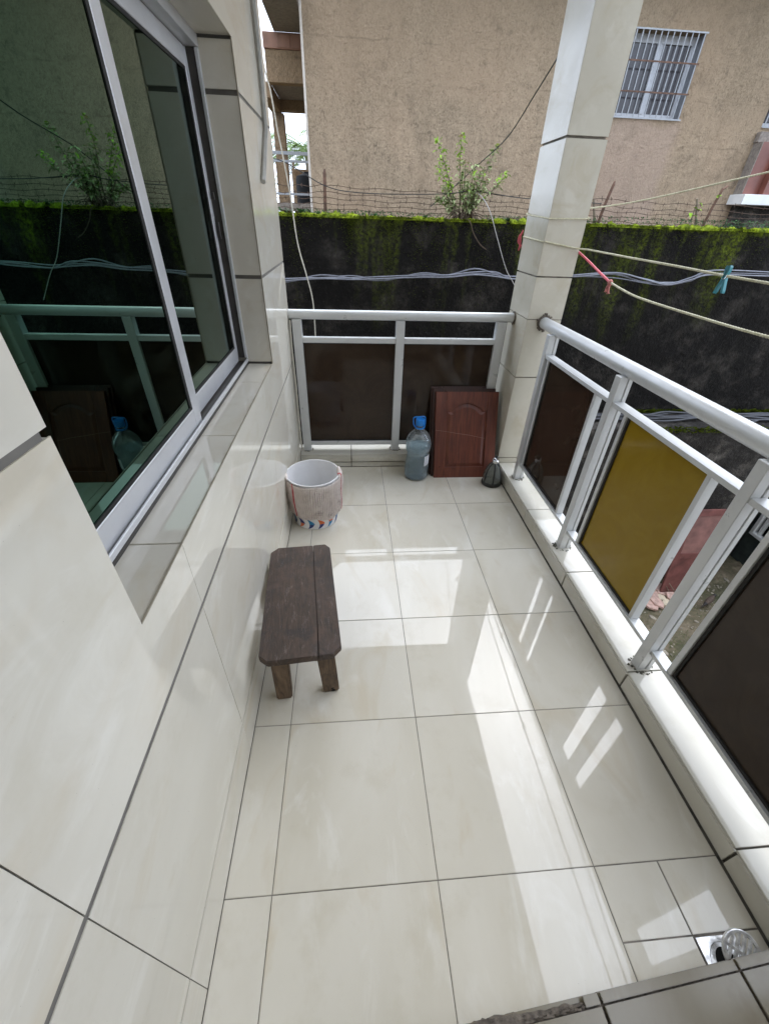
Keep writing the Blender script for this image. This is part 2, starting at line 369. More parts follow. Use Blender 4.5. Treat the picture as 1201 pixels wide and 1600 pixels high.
def ring(name, org, U, V, u0, u1, v0, v1, w, t, mat, parent):
    """rectangular frame strip, one connected mesh; w = (left, right, bottom, top) widths, t = thickness along U x V"""
    org, U, V = Vector(org), Vector(U), Vector(V); Nn = U.cross(V); bm = bmesh.new()
    o = [(u0, v0), (u1, v0), (u1, v1), (u0, v1)]; i = [(u0 + w[0], v0 + w[2]), (u1 - w[1], v0 + w[2]), (u1 - w[1], v1 - w[3]), (u0 + w[0], v1 - w[3])]
    L = [[bm.verts.new(org + U * a + V * b + Nn * d) for a, b in q] for q in (o, i) for d in (0, t)]
    for k in range(4):
        j = (k + 1) % 4
        for a, b in ((0, 1), (1, 3), (3, 2), (2, 0)): bm.faces.new((L[a][k], L[a][j], L[b][j], L[b][k]))
    return fin(name, bm, mat, parent)

def tile(name, org, U, V, u0, u1, v0, v1, mat, parent, t=.010, g=.003, gv=None, hole=None, bev=.0012, jit=.0006):
    """one tile: org + u*U + v*V, front face along U x V; joint g (gv for the v joints); an opening can be cut from it"""
    gv = g if gv is None else gv
    a0, a1, b0, b1 = u0 + g / 2, u1 - g / 2, v0 + gv / 2, v1 - gv / 2
    us, vs_ = [a0, a1], [b0, b1]; hit = False
    if hole:
        h0, h1, k0, k1 = hole
        if h0 < a1 and h1 > a0 and k0 < b1 and k1 > b0:
            hit = True
            us += [x for x in (h0, h1) if a0 + 1e-5 < x < a1 - 1e-5]; vs_ += [x for x in (k0, k1) if b0 + 1e-5 < x < b1 - 1e-5]
            us.sort(); vs_.sort()
    org, U, V = Vector(org), Vector(U), Vector(V); Nn = U.cross(V)
    bm = bmesh.new(); vt = {}; fs = []
    off = t + (random.uniform(-jit, jit))
    def gv_(i, j):
        if (i, j) not in vt: vt[i, j] = bm.verts.new(org + U * us[i] + V * vs_[j] + Nn * off)
        return vt[i, j]
    for i in range(len(us) - 1):
        for j in range(len(vs_) - 1):
            cu, cv = (us[i] + us[i + 1]) / 2, (vs_[j] + vs_[j + 1]) / 2
            if hit and h0 < cu < h1 and k0 < cv < k1: continue
            fs.append(bm.faces.new((gv_(i, j), gv_(i + 1, j), gv_(i + 1, j + 1), gv_(i, j + 1))))
    if not fs: bm.free(); return None
    ex = bmesh.ops.extrude_face_region(bm, geom=fs); nv = [e for e in ex['geom'] if isinstance(e, bmesh.types.BMVert)]
    bmesh.ops.translate(bm, verts=nv, vec=-Nn * (off - .0005))
    if not hit and bev: bmesh.ops.bevel(bm, geom=[e for e in bm.edges if all(abs((v.co - org).dot(Nn) - off) < 1e-6 for v in e.verts)], offset=bev, segments=2, affect='EDGES')
    return fin(name, bm, mat, parent)

# ================================================================ SETTING: ground, floor, own building
GZ = -2.70
bm = bmesh.new()
n = 60
gv = [[bm.verts.new((-300 + 600 * i / 1, -300 + 600 * j / 1, GZ - .03)) for j in range(2)] for i in range(2)]
bm.faces.new((gv[0][0], gv[1][0], gv[1][1], gv[0][1]))
g2 = [[bm.verts.new((2.2 + 5.4 * i / n, .2 + 3.9 * j / n, GZ + random.uniform(-.012, .012))) for j in range(n + 1)] for i in range(n + 1)]
for i in range(n):
    for j in range(n): bm.faces.new((g2[i][j], g2[i + 1][j], g2[i + 1][j + 1], g2[i][j + 1]))
ground = fin('ground', bm, SOIL, kind='structure')

floor = box('floor', (0.0, -1.1, -.14), (1.76, 2.745, -.002), GROUT, None, 0, 'structure')
G1, G2, G3, KX, KB = .138, .6307, 1.1235, 1.534, 2.54
FO = (0, 0, -.002)
for (a, b) in ((0.0, G1), (G1, G2), (G2, G3), (G3, KX)):
    for y0, y1 in ((-1.1, -.5), (-.5, 0), (0, .5), (.5, 1), (1, 1.5), (1.5, 2), (2, KB)):
        if a == G3 and y0 == -.5: continue
        tile('tile', FO, X_, Y_, a, b, y0, y1, TILE, floor, t=.002, g=.0024)
for (a, b, y0, y1) in ((G3, 1.331, -.167, 0), (1.331, KX, -.167, 0), (G3, 1.331, -.5, -.167), (1.452, KX, -.5, -.167), (1.331, 1.452, -.5, -.291)):
    tile('tile', FO, X_, Y_, a, b, y0, y1, TILE, floor, t=.002, g=.0038)

ceiling = box('ceiling', (-.2, -3.2, 2.9), (1.728, 2.95, 3.12), CEIL, None, 0, 'structure')
bld = box('building_mass', (-3.5, -3.2, GZ), (-.262, 2.655, 5.2), CEIL, None, 0); tag(bld, 'own rendered building block behind the tiled wall and window', 'building')
wg = box('building_mass', (-3.5, -7, GZ), (9, -3.25, 5.2), CEIL, None, 0); tag(wg, 'unseen rear block added behind the viewer to hold back light', 'building')  # unseen mass, added to darken the faces turned towards the viewer
wg2 = box('building_mass', (1.79, -3.24, GZ), (9, -1.35, 5.2), CEIL, None, 0); tag(wg2, 'unseen side block added right of the balcony, behind the viewer, to hold back light', 'building')  # also unseen, added to cut skylight from the right and behind
box('lower_storey', (-.262, -3.2, GZ), (1.5, 2.5, -.145), CONC, None, 0, 'structure')

# left wall: core pieces round the opening, tiles on it
WY0, WY1, WZ0, WZ1 = .190, 1.865, .996, 2.134
wall = thing('tiled_wall', 'glossy cream tiled wall on the left around the sliding window', 'wall')
CX = -.003
for a, b in (((-.262, -3.2, -.14), (CX, WY0 - .012, 2.9)), ((-.262, WY1 + .012, -.14), (CX, 2.66, 2.9)), ((-.262, WY0 - .012, -.14), (CX, WY1 + .012, WZ0 - .012)), ((-.262, WY0 - .012, WZ1 + .012), (CX, WY1 + .012, 2.9))):
    bm = bmesh.new(); abox(bm, a, b); fin('wall_core', bm, WGROUT, wall)
ROWS = [0, .178, .789, 1.385, 1.990, 2.595, 2.9]
YS = [-1.36, -.765, -.171, .421, 1.003, 1.571, 2.165, 2.671]
for j in range(len(ROWS) - 1):
    for i in range(len(YS) - 1):
        g = .0008; gz = (.020 if j == 1 else .013) if j >= 1 else .004
        v0 = ROWS[j] - (.004 if j == 1 else 0)
        tile('tile', (CX, 0, 0), Y_, Z_, YS[i] + (.0006 if i == 2 else 0), YS[i + 1] - (.0006 if i == 1 else 0), v0, ROWS[j + 1], WTILE, wall, t=.003, g=g, gv=gz if j else .003, hole=(WY0, WY1, WZ0, WZ1), jit=.0004, bev=.0003)
bm = bmesh.new(); abox(bm, (.0, -1.1, .0003), (.0022, KB, .0022)); fin('floor_joint', bm, GROUT2, wall)
# end face of the wall
for j in range(len(ROWS) - 1):
    tile('tile', (0, 2.66, 0), -X_, Z_, .0, .262, ROWS[j], ROWS[j + 1], WTILE, wall, t=.011, g=.002, gv=.008)
# reveals: sill, far jamb, near jamb, soffit
D = .235
for y0, y1 in ((WY0, .424), (.424, 1.003), (1.003, 1.571), (1.571, WY1)):
    tile('sill_tile', (0, 0, WZ0 - .0105), -Y_, X_, -y1, -y0, -D, -.0012, WTILE, wall, t=.0105, g=.0022)
for z0, z1 in ((WZ0, 1.385), (1.385, 1.990), (1.990, WZ1)):
    tile('jamb_tile', (0, WY1 + .0105, 0), X_, Z_, -D, -.001, z0 + (.001 if z0 == WZ0 else 0), z1, WTILE, wall, t=.0105, g=.001, gv=.016)
    tile('jamb_tile', (0, WY0 - .0105, 0), -X_, Z_, .001, D, z0 + (.001 if z0 == WZ0 else 0), z1, WTILE, wall, t=.0105, g=.001, gv=.016)
for y0, y1 in ((WY0, 1.003), (1.003, WY1)):
    tile('soffit_tile', (0, 0, WZ1 + .0105), Y_, X_, y0 + .001, y1 - .001, -D, -.001, WTILE, wall, t=.0105, g=.003)
bm = bmesh.new()
abox(bm, (-.003, WY0, WZ0 - .0005), (.0012, WY1, WZ0 + .0022)); abox(bm, (-.003, WY1 - .0016, WZ0), (.0012, WY1 + .001, WZ1))
fin('edge_trim', bm, plain('tan edge bead', (.33, .29, .22), .6), wall)
# behind-the-camera wall with a doorway
bw = thing('rear_wall', 'cream tiled end wall of the balcony with a dark doorway', 'wall')
box('wall_core', (-.0, -1.3, -.14), (.35, -1.1, 2.9), WTILE, bw, 0); box('wall_core', (1.25, -1.3, -.14), (1.76, -1.1, 2.9), WTILE, bw, 0); box('wall_core', (.35, -1.3, 2.1), (1.25, -1.1, 2.9), WTILE, bw, 0)
box('door_leaf', (.35, -1.27, 0.01), (1.25, -1.23, 2.1), REDWOOD2, bw, 0)

# sliding window in the opening
win = thing('sliding_window', 'wide sliding window with green reflective glass in a brushed aluminium frame', 'window', (0, 0, 0))
FX = -.118
bm = bmesh.new()
abox(bm, (FX - .10, WY0, WZ0 + .0005), (FX, WY1, WZ0 + .012)); fin('frame_track', bm, DKALU, win)
box('track_lip', (FX - .007, WY0, WZ0 + .0122), (FX, WY1, WZ0 + .030), ALUW, win, .0015); box('track_lip', (FX - .053, WY0, WZ0 + .0122), (FX - .050, WY1, WZ0 + .018), ALUW, win, 0)
bm = bmesh.new()
abox(bm, (FX - .10, WY0, WZ1 - .035), (FX, WY1, WZ1 - .0005), .001)
fin('frame_track', bm, ALUW, win)
for y0, y1, e in ((WY0 + .0005, WY0 + .022, 1), (WY1 - .022, WY1 - .0005, -1)):
    q0, q1 = (y0, y1 - .006) if e > 0 else (y0 + .006, y1)
    box('jamb_channel', (FX - .10, q0, WZ0 + .033), (FX - .0125, q1, WZ1 - .036), DKALU, win, 0)
    for x, w in ((FX - .064, .005), (FX - .048, .004), (FX - .012, .0115)):
        box('jamb_fin', (x, y0, WZ0 + .033), (x + w, y1 - .0004, WZ1 - .036), ALUW, win, .0006)
def sash(x, y0, y1, stile, label):
    s = thing_part('sash', win, label)
    z0, z1 = WZ0 + .019, WZ1 - .037; w = .022
    for a, b in (((x - w, y0, z0), (x, y1 - stile - .0005, z0 + .068)), ((x - w, y0, z1 - .055), (x, y1 - stile - .0005, z1))):
        box('rail', a, b, ALUW, s, .0015)
    box('stile', (x - w, y1 - stile, z0), (x, y1, z1), ALUW, s, .0015); box('stile', (x - w, y0, z0 + .0685), (x, y0 + .04, z1 - .0555), ALUW, s, .0015)
    gx = x - .001; ya, yb, za, zb = y0 + .0402, y1 - stile - .0008, z0 + .0685, z1 - .0558
    ring('gasket', (gx - .008, 0, 0), Y_, Z_, ya, yb, za, zb, (.012, .018, .010, .010), .008, RUBBER, s)
    box('pane', (x - .009, ya, za), (x - .004, yb, zb), WGLASS, s, 0)
def thing_part(name, parent, label=None):
    o = bpy.data.objects.new(name, None); COL.objects.link(o); o.parent = parent
    if label: o['label'] = label
    return o
sash(FX - .014, WY0 + .023, 1.085, .058, 'front sliding sash nearest the viewer')
sash(FX - .044, 1.035, WY1 - .024, .030, 'rear sliding sash against the far jamb')
for z0, z1 in ((1.53, 1.59), (1.665, 1.69)): box('latch', (FX - .036, WY1 - .030, z0), (FX - .026, WY1 - .0225, z1), DKALU, win, .002)

# conduit stuck to the wall end, white wire down the wall corner
c = tube('cable_conduit', [(.012, 2.425, 2.88), (.012, 2.43, 2.36), (.012, 2.44, 2.15), (.012, 2.40, 1.95), (.012, 2.15, 1.745)], .012, plain('grey plastic trunking', (.36, .355, .335), .5), n=6)
tag(c, 'flat grey plastic trunking stuck on the end of the tiled wall', 'cable trunking')

# pillar
PX0, PX1, PY0, PY1 = 1.527, 1.750, 2.412, 2.764
pil = thing('tiled_pillar', 'square cream tiled pillar in the far right corner of the balcony', 'pillar', (0, 0, 0))
box('pillar_core', (PX0 + .0105, PY0 + .0105, -.14), (PX1 - .0105, PY1 - .0105, 2.899), GROUT, pil, 0)
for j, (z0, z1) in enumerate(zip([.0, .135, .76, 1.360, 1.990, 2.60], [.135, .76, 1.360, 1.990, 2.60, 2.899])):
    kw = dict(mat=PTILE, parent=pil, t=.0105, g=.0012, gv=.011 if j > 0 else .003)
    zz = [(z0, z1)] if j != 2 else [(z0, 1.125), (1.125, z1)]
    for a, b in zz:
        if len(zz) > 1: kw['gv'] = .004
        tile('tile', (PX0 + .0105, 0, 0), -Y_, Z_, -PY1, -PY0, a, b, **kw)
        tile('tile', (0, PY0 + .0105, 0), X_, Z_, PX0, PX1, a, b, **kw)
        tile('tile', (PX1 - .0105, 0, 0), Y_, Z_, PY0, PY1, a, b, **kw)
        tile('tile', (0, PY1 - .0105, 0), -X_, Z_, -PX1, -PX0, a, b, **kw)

# kerbs under the railings
kb = thing('balcony_kerb', 'low cream tiled kerb under the right hand railing', 'kerb')
box('kerb_core', (KX + .0102, -1.1, -.14), (1.752, PY0 - .001, .0835), GROUT2, kb, 0)
KJ = [-1.1, -.61, -.010, .590, 1.190, 1.775, PY0 - .002]
for a, b in zip(KJ, KJ[1:]):
    tile('top_tile', (0, 0, .084), X_, Y_, KX + .004, 1.755, a, b, KTILE, kb, t=.0105, g=.004, gv=.006)
KJ2 = [-1.1, -.62, -.018, .582, 1.178, 1.778, PY0 - .002]
for a, b in zip(KJ2, KJ2[1:]):
    tile('face_tile', (KX + .0105, 0, 0), -Y_, Z_, -b, -a, .004, .0865, KTILE, kb, t=.0105, g=.008, gv=.004)
bm = bmesh.new(); abox(bm, (KX - .006, -1.1, .0003), (KX + .002, PY0, .0032)); fin('joint', bm, GROUT2, kb)
kb2 = thing('balcony_kerb', 'low cream tiled kerb under the far end railing', 'kerb')
box('kerb_core', (0.001, KB + .0105, -.14), (PX0 - .001, 2.742, .095), GROUT2, kb2, 0)
for a, b in ((.001, .395), (.395, 1.0), (1.0, PX0 - .001)):
    tile('face_tile', (0, KB + .0105, 0), X_, Z_, a, b, .002, .041, KTILE, kb2, t=.0105, g=.006, gv=.003)
    tile('face_tile', (0, KB + .0105, 0), X_, Z_, a, b, .045, .0965, KTILE, kb2, t=.016, g=.006, gv=.003, bev=.006)
    tile('top_tile', (0, 0, .0955), X_, Y_, a, b, KB + .004, 2.745, KTILE, kb2, t=.009, g=.006)

# door step in the near right corner
st = thing('door_step', 'raised tiled door step at the bottom right beside the floor drain', 'step', (.629, -.279, 0), math.atan2(.061, .816))
box('step_core', (-.40, -.75, -.005), (1.07, -.0105, .1105), MORTAR, st, .003)
for a, b in ((-.40, .335), (.335, .71), (.71, 1.07)):
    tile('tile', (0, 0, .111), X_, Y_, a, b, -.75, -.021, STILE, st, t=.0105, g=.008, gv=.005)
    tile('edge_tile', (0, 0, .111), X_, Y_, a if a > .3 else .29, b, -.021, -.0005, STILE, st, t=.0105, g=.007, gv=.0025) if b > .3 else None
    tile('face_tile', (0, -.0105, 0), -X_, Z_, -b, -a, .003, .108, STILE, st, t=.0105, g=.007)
bm = bmesh.new(); nx, ny = 90, 7; rg = random.Random(4); grid = []
for i in range(nx + 1):
    x = -.40 + (.69 * i / nx); w = .024 + .004 * math.sin(x * 23) - (.006 if i > nx - 5 else 0); row = []
    for j in range(ny + 1):
        v = j / ny; row.append(bm.verts.new((x + rg.uniform(-.003, .003), -.024 + (w - .002 * rg.random()) * v + rg.uniform(-.0015, .0015), .1115 + (.010 - .012 * v * v) * (1 if 0 < j < ny else .1) * rg.uniform(.25, 1.1) - (.035 if j == ny else 0))))
    grid.append(row)
for i in range(nx):
    for j in range(ny): bm.faces.new((grid[i][j], grid[i + 1][j], grid[i + 1][j + 1], grid[i][j + 1]))
fin('mortar_edge', bm, MORTAR, st, None, True, R(35))

# ================================================================ RAILINGS
def post_y(bm, x, y, z0, z1): pass
rl = thing('balcony_railing', 'long satin aluminium railing on the right with brown and amber panels', 'railing')
TZ, TX = 1.108, 1.638
tube('handrail', [(TX, -1.09, TZ), (TX, PY0 - .001, TZ)], .0335, ALU, rl, 24)
bm = bmesh.new(); atube(bm, [(TX, PY0 - .012, TZ), (TX, PY0 - .0002, TZ)], .044, 14)
for k in range(40):
    a = random.uniform(0, 6.28); q = random.uniform(.036, .052)
    bmesh.ops.create_icosphere(bm, subdivisions=1, radius=random.uniform(.003, .008), matrix=Matrix.Translation((TX + q * math.cos(a), PY0 - random.uniform(0, .006), TZ + q * math.sin(a))))
fin('mortar_collar', bm, MORTAR, rl)
PYS = [2.185, 1.405, .618, -.17, -.96]
for y in PYS:
    bm = bmesh.new()
    abox(bm, (1.582, y - .0215, .0948), (1.619, y + .0215, 1.084), .002)                   # main box of the post
    abox(bm, (1.6192, y - .0165, .0948), (1.6245, y + .0165, 1.078))                          # groove
    abox(bm, (1.6247, y - .0215, .0948), (1.645, y + .0215, 1.078), .002)                   # outer box
    p = fin('post', bm, ALU, rl)
    bm = bmesh.new()
    for k in range(46):
        a = random.uniform(0, 6.28); q = random.uniform(.034, .052)
        bmesh.ops.create_icosphere(bm, subdivisions=1, radius=random.uniform(.0015, .005), matrix=Matrix.Translation((1.612 + q * 1.05 * math.cos(a), y + q * .9 * math.sin(a), .0955)) @ Matrix.Diagonal((1.5, 1.3, .6, 1)))
    fin('dirt_ring', bm, DIRT, p)
pans = [PBROWN, PAMBER, PBROWN, PBROWN]
for k in range(4):
    y1, y0 = PYS[k] - .0218, PYS[k + 1] + .0218
    box('mid_rail', (1.586, y0, .954), (1.638, y1, .974), ALU, rl, .0015)
    box('bottom_rail', (1.594, y0, .206), (1.642, y1, .226), ALU, rl, .0015)
    sa, sb = y0 + .119, y1 - .012 if k == 0 else y1 - .088
    for q0, q1 in ((sa, sa + .020), (sb - .022, sb)):
        box('panel_stile', (1.598, q0, .2265), (1.637, q1, .9535), ALU, rl, .0015)
    g0, g1 = sa + .0203, sb - .0223
    ring('gasket', (1.606, 0, 0), Y_, Z_, g0, g1, .2268, .9532, (.006, .012, .011, .006), .022, RUBBER, rl)
    pn = box('panel', (1.613, g0 + .0062, .2384), (1.619, g1 - .0122, .9468), pans[k], rl, 0)
    pn['label'] = 'translucent amber infill panel' if k == 1 else 'dark brown infill panel'
rb = thing('balcony_railing', 'short satin aluminium railing across the far end with two dark panels', 'railing')
BY = 2.648
tube('handrail', [(.0005, BY, 1.092), (PX0 - .0005, BY, 1.092)], .030, ALU, rb, 24)
bm = bmesh.new(); atube(bm, [(PX0 - .010, BY, 1.092), (PX0 - .0002, BY, 1.092)], .037, 14)
for k in range(26):
    a = random.uniform(0, 6.28); q = random.uniform(.03, .043)
    bmesh.ops.create_icosphere(bm, subdivisions=1, radius=random.uniform(.003, .007), matrix=Matrix.Translation((PX0 - random.uniform(0, .006), BY + q * math.cos(a), 1.088 + q * math.sin(a))))
fin('mortar_collar', bm, MORTAR, rb)
BXS = [(.022, .082), (.716, .774), (1.412, 1.474)]
for a, b in BXS:
    bm = bmesh.new(); abox(bm, (a, BY - .028, .105), (b, BY + .028, 1.0655), .002); p = fin('post', bm, ALU, rb)
    bm = bmesh.new()
    for k in range(30):
        t = random.uniform(0, 6.28); q = random.uniform(.034, .045)
        bmesh.ops.create_icosphere(bm, subdivisions=1, radius=random.uniform(.0015, .005), matrix=Matrix.Translation(((a + b) / 2 + q * math.cos(t), BY + q * .9 * math.sin(t), .1055)) @ Matrix.Diagonal((1.5, 1.3, .6, 1)))
    fin('dirt_ring', bm, DIRT, p)
for (a, b) in ((.0823, .7157), (.7743, 1.4117)):
    box('mid_rail', (a, BY - .022, .918), (b, BY + .022, .952), ALU, rb, .0015)
    box('bottom_rail', (a, BY - .020, .150), (b, BY + .020, .182), ALU, rb, .0015)
    bm = bmesh.new(); abox(bm, (a, BY - .01, .1822), (b, BY + .008, .190)); fin('gasket', bm, RUBBER, rb)
    box('gasket', (a, BY - .01, .910), (b, BY + .008, .9178), RUBBER, rb, 0)
    pn = box('panel', (a + .0005, BY - .004, .1902), (b - .0005, BY + .002, .9098), PBROWN, rb, 0)
t = tube('white_wire', [(.010, 2.625, 1.06), (.008, 2.61, .9), (.012, 2.60, .62), (.009, 2.60, .34), (.010, 2.60, .16), (.03, 2.60, .112)], .0055, CREAMW, n=6)
tag(t, 'thin white wire running down the wall corner beside the far railing', 'wire')

# ================================================================ THINGS ON THE FLOOR
# stool
S = thing('wooden_stool', 'low worn dark wooden stool with a split plank seat against the wall', 'stool', (.170, .900, 0), R(5.2))
def seat_piece(poly):
    bm = bmesh.new(); a = [bm.verts.new((x, y, .291)) for x, y in poly]; b = [bm.verts.new((x, y, .322 + random.uniform(-.001, .001))) for x, y in poly]; n = len(poly)
    bm.faces.new(a[::-1]); bm.faces.new(b)
    for i in range(n): bm.faces.new((a[i], a[(i + 1) % n], b[(i + 1) % n], b[i]))
    bmesh.ops.bevel(bm, geom=bm.edges[:], offset=.003, segments=2, affect='EDGES')
    o = fin('seat_plank', bm, WOODOLD, S); return o
seat_piece([(-.152, -.300), (-.121, -.328), (.0605, -.328), (.0622, -.18), (.0600, .0), (.0582, .14), (.0575, .300), (-.105, .301), (-.139, .272), (-.146, .0)])
seat_piece([(.0632, -.328), (.117, -.329), (.119, -.316), (.148, -.296), (.143, 0), (.1385, .272), (.116, .300), (.0592, .300), (.0604, .14), (.0626, .0), (.0648, -.18)])
box('gap_backing', (.046, -.318, .276), (.078, .292, .2905), WOODOLD, S, .002)  # strip added under the seat so the split between planks reads dark
for sx, sy in ((-1, -1), (1, -1), (-1, 1), (1, 1)):
    bm = bmesh.new()
    xt, yt = (-.085 if sx < 0 else .085), sy * .274; xb, yb = (-.094 if sx < 0 else .098), sy * .262 + sy * .000
    w, d = (.034, .020) if sx > 0 else (.033, .024)
    top = [bm.verts.new((xt + i * w, yt + j * d, .2905)) for i, j in ((-1, -1), (1, -1), (1, 1), (-1, 1))]
    bot = [bm.verts.new((xb + i * w * .95, yb + j * d, .0005)) for i, j in ((-1, -1), (1, -1), (1, 1), (-1, 1))]
    bm.faces.new(top); bm.faces.new(bot[::-1])
    for i in range(4): bm.faces.new((bot[i], bot[(i + 1) % 4], top[(i + 1) % 4], top[i]))
    bmesh.ops.bevel(bm, geom=bm.edges[:], offset=.005, segments=2, affect='EDGES')
    lg = fin('leg', bm, WOODLEG, S); lg.rotation_euler = (0, 0, 0)
    if (sx, sy) == (1, -1):
        bm = bmesh.new()
        for k in range(9):
            bmesh.ops.create_icosphere(bm, subdivisions=1, radius=random.uniform(.004, .008), matrix=Matrix.Translation((xb + random.uniform(.0, .026), yb - d - .0005, random.uniform(.006, .035))) @ Matrix.Diagonal((1, .25, .9, 1)))
        fin('tar_spot', bm, BLACK, lg)

# bucket with cloth
BC = Vector((.158, 1.868, 0)); BH = .345; RT, RB_ = .162, .137
B = thing('white_bucket', 'white plastic bucket with orange and blue crescents round its foot', 'bucket', BC)
lathe('body', [(.0, .0008), (RB_ - .004, .0008), (RB_, .004), (RB_ + .003, .03), (RT - .004, BH - .012), (RT + .002, BH - .010), (RT + .004, BH - .004), (RT + .002, BH), (RT - .004, BH), (RT - .007, BH - .012), (RB_ - .002, .012), (0, .009)], PLASTW, B, 64)
def rad_at(z): return RB_ + (RT - RB_) * z / BH + .0022
NR = 14
for k in range(NR):
    th0 = 2 * math.pi * k / NR
    for half in (0, 1):
        col = [(1, 2), (1, 0), (2, 0), (1, 2), (0, 1)][k % 5][half]; bm = bmesh.new(); sN = 7; prev = None
        for i in range(sN + 1):
            t_ = (i / sN) if half else (i / sN - 1)
            z = .046 + t_ * .038; bow = .026 * (1 - t_ * t_); wdt = .030 * (1 - abs(t_) ** 1.6) ** .7 if abs(t_) < 1 else .0008
            x0 = bow - .5 * wdt - .012; x1 = bow + .5 * wdt - .012 + (.004 if half else -.001)
            r2 = rad_at(z); cur = [bm.verts.new((r2 * math.cos(th0 + q / r2), r2 * math.sin(th0 + q / r2), z)) for q in (x0, x1)]
            if prev: bm.faces.new((prev[0], prev[1], cur[1], cur[0]))
            prev = cur
        fin('printed_crescent', bm, (PR_O, PR_B, PR_T)[col], B)
# cloth over the near rim
def cloth():
    bm = bmesh.new(); A0, A1, NA, NS = R(-172), R(18), 280, 26; rows = []
    for i in range(NA + 1):
        a = A0 + (A1 - A0) * i / NA; u = i / NA
        low = .090 + .012 * math.sin(u * 5.2 + .6) + .006 * math.sin(u * 17)
        if u > .82: low += (u - .82) * .55
        if u < .10: low += (.10 - u) * .9
        col = []
        rib = .0042 * math.sin(a * 78) * (1 if .30 < u < .92 else .75)
        fold = .010 * max(0, math.sin((u - .80) * 16)) if u > .80 else 0
        fold += .007 * max(0, math.sin((.14 - u) * 22)) if u < .14 else 0
        for j in range(NS + 1):
            s = j / NS
            ov = min(1, max(0, (abs(u - .46) - .33) / .06))            # only the two ends go over the rim
            zi, ri = (BH - .035 + .040 * s / .14, RT - .012 + .006 * s / .14) if s < .14 else ((BH + .005 + .005 * math.sin(math.pi * (1 - (s - .14) / .08)), RT + .002 + .009 * math.cos(math.pi * (1 - (s - .14) / .08))) if s < .22 else (None, None))
            k = max(0, (s - .22) / .78); ztop = BH - .010 + .014 * ov + .0016 * math.sin(a * 31)
            z = ztop + (low - ztop) * k; r2 = rad_at(z) + .0075 + rib * min(1, k * 5) + .003 * math.sin(a * 7 + z * 25) + fold * min(1, k * 3) + .004 * k
            if zi is not None:
                zo = ztop - .004 * abs(s - .22); z = zo + (zi - zo) * ov; r2 = r2 + (ri - r2) * ov
            col.append(bm.verts.new((r2 * math.cos(a), r2 * math.sin(a), z)))
        rows.append(col)
    for i in range(NA):
        u = (i + .5) / NA; stripe = abs(u - .845 + 0) < .010 or abs(u - .205) < .010
        for j in range(NS):
            bm.faces.new((rows[i][j], rows[i + 1][j], rows[i + 1][j + 1], rows[i][j + 1])).material_index = 1 if stripe else 0
    o = fin('floor_cloth', bm, [CLOTH, CLOTHR], None, None, True)
    o.location = BC; m = o.modifiers.new('thick', 'SOLIDIFY'); m.thickness = .0022; m.offset = 1
    return tag(o, 'dirty ribbed white cloth with two red stripes hung over the bucket rim', 'cloth')
cloth()

# water bottle
WB = thing('water_bottle', 'large clear water bottle with blue cap and carrying ring', 'bottle', (.890, 2.386, 0))
def bprof(s):
    k = [(.0, .001), (.070, .001), (.084, .008), (.090, .022), (.0905, .050), (.0885, .058), (.0905, .066), (.090, .095), (.087, .102), (.088, .110), (.086, .140), (.083, .147), (.0835, .155), (.080, .185), (.0775, .193), (.080, .201), (.0815, .215), (.084, .222), (.0905, .240), (.094, .265), (.0935, .290), (.088, .318), (.076, .345), (.058, .368), (.040, .384), (.030, .393), (.0275, .400), (.0275, .425)]
    return [(max(0, r - s), z + (s if r == 0 or z < .002 else 0)) for r, z in k]
lathe('body', bprof(0) + bprof(.0012)[::-1], PET, WB, 56, False, R(60))
wp = [(r, z) for r, z in bprof(.0016) if z < .262]
lathe('water', wp + [(wp[-1][0], .262), (0, .262)], WATER, WB, 56, False, R(60))
lathe('cap', [(0, .4255), (.0305, .4255), (.0315, .428), (.0315, .466), (.029, .470), (0, .470)], CAPB, WB, 32)
lathe('collar', [(.028, .402), (.034, .402), (.034, .412), (.028, .412)], CAPB, WB, 32, True)
tube('carrying_ring', crv([(-.034, .0, .407), (-.045, -.002, .43), (-.050, -.004, .468), (-.044, -.006, .484), (-.015, -.008, .488), (.020, -.008, .490), (.032, -.007, .482), (.036, -.003, .45), (.034, 0, .407)], 5), .0042, CAPB, WB, 8)
bm = bmesh.new()
for i in range(7):
    pass
vsx = [[bm.verts.new((.0868 * math.cos(a), .0868 * math.sin(a), z)) for z in (.128, .205)] for a in [R(-62 + 6 * i) for i in range(8)]]
for a, b in zip(vsx, vsx[1:]): bm.faces.new((a[0], b[0], b[1], a[1]))
fin('label', bm, LABELW, WB)
bm = bmesh.new()
for k, z in enumerate((.142, .152, .160, .172, .182, .192)):
    an = [R(-58 + (4.6 if k % 2 else 5) * i) for i in range(6)]
    q = [[bm.verts.new((.0876 * math.cos(a), .0876 * math.sin(a), z + dz)) for dz in (0, .003)] for a in an]
    for a, b in zip(q, q[1:]): bm.faces.new((a[0], b[0], b[1], a[1]))
fin('label_print', bm, plain('grey print', (.25, .27, .33), .6), WB)

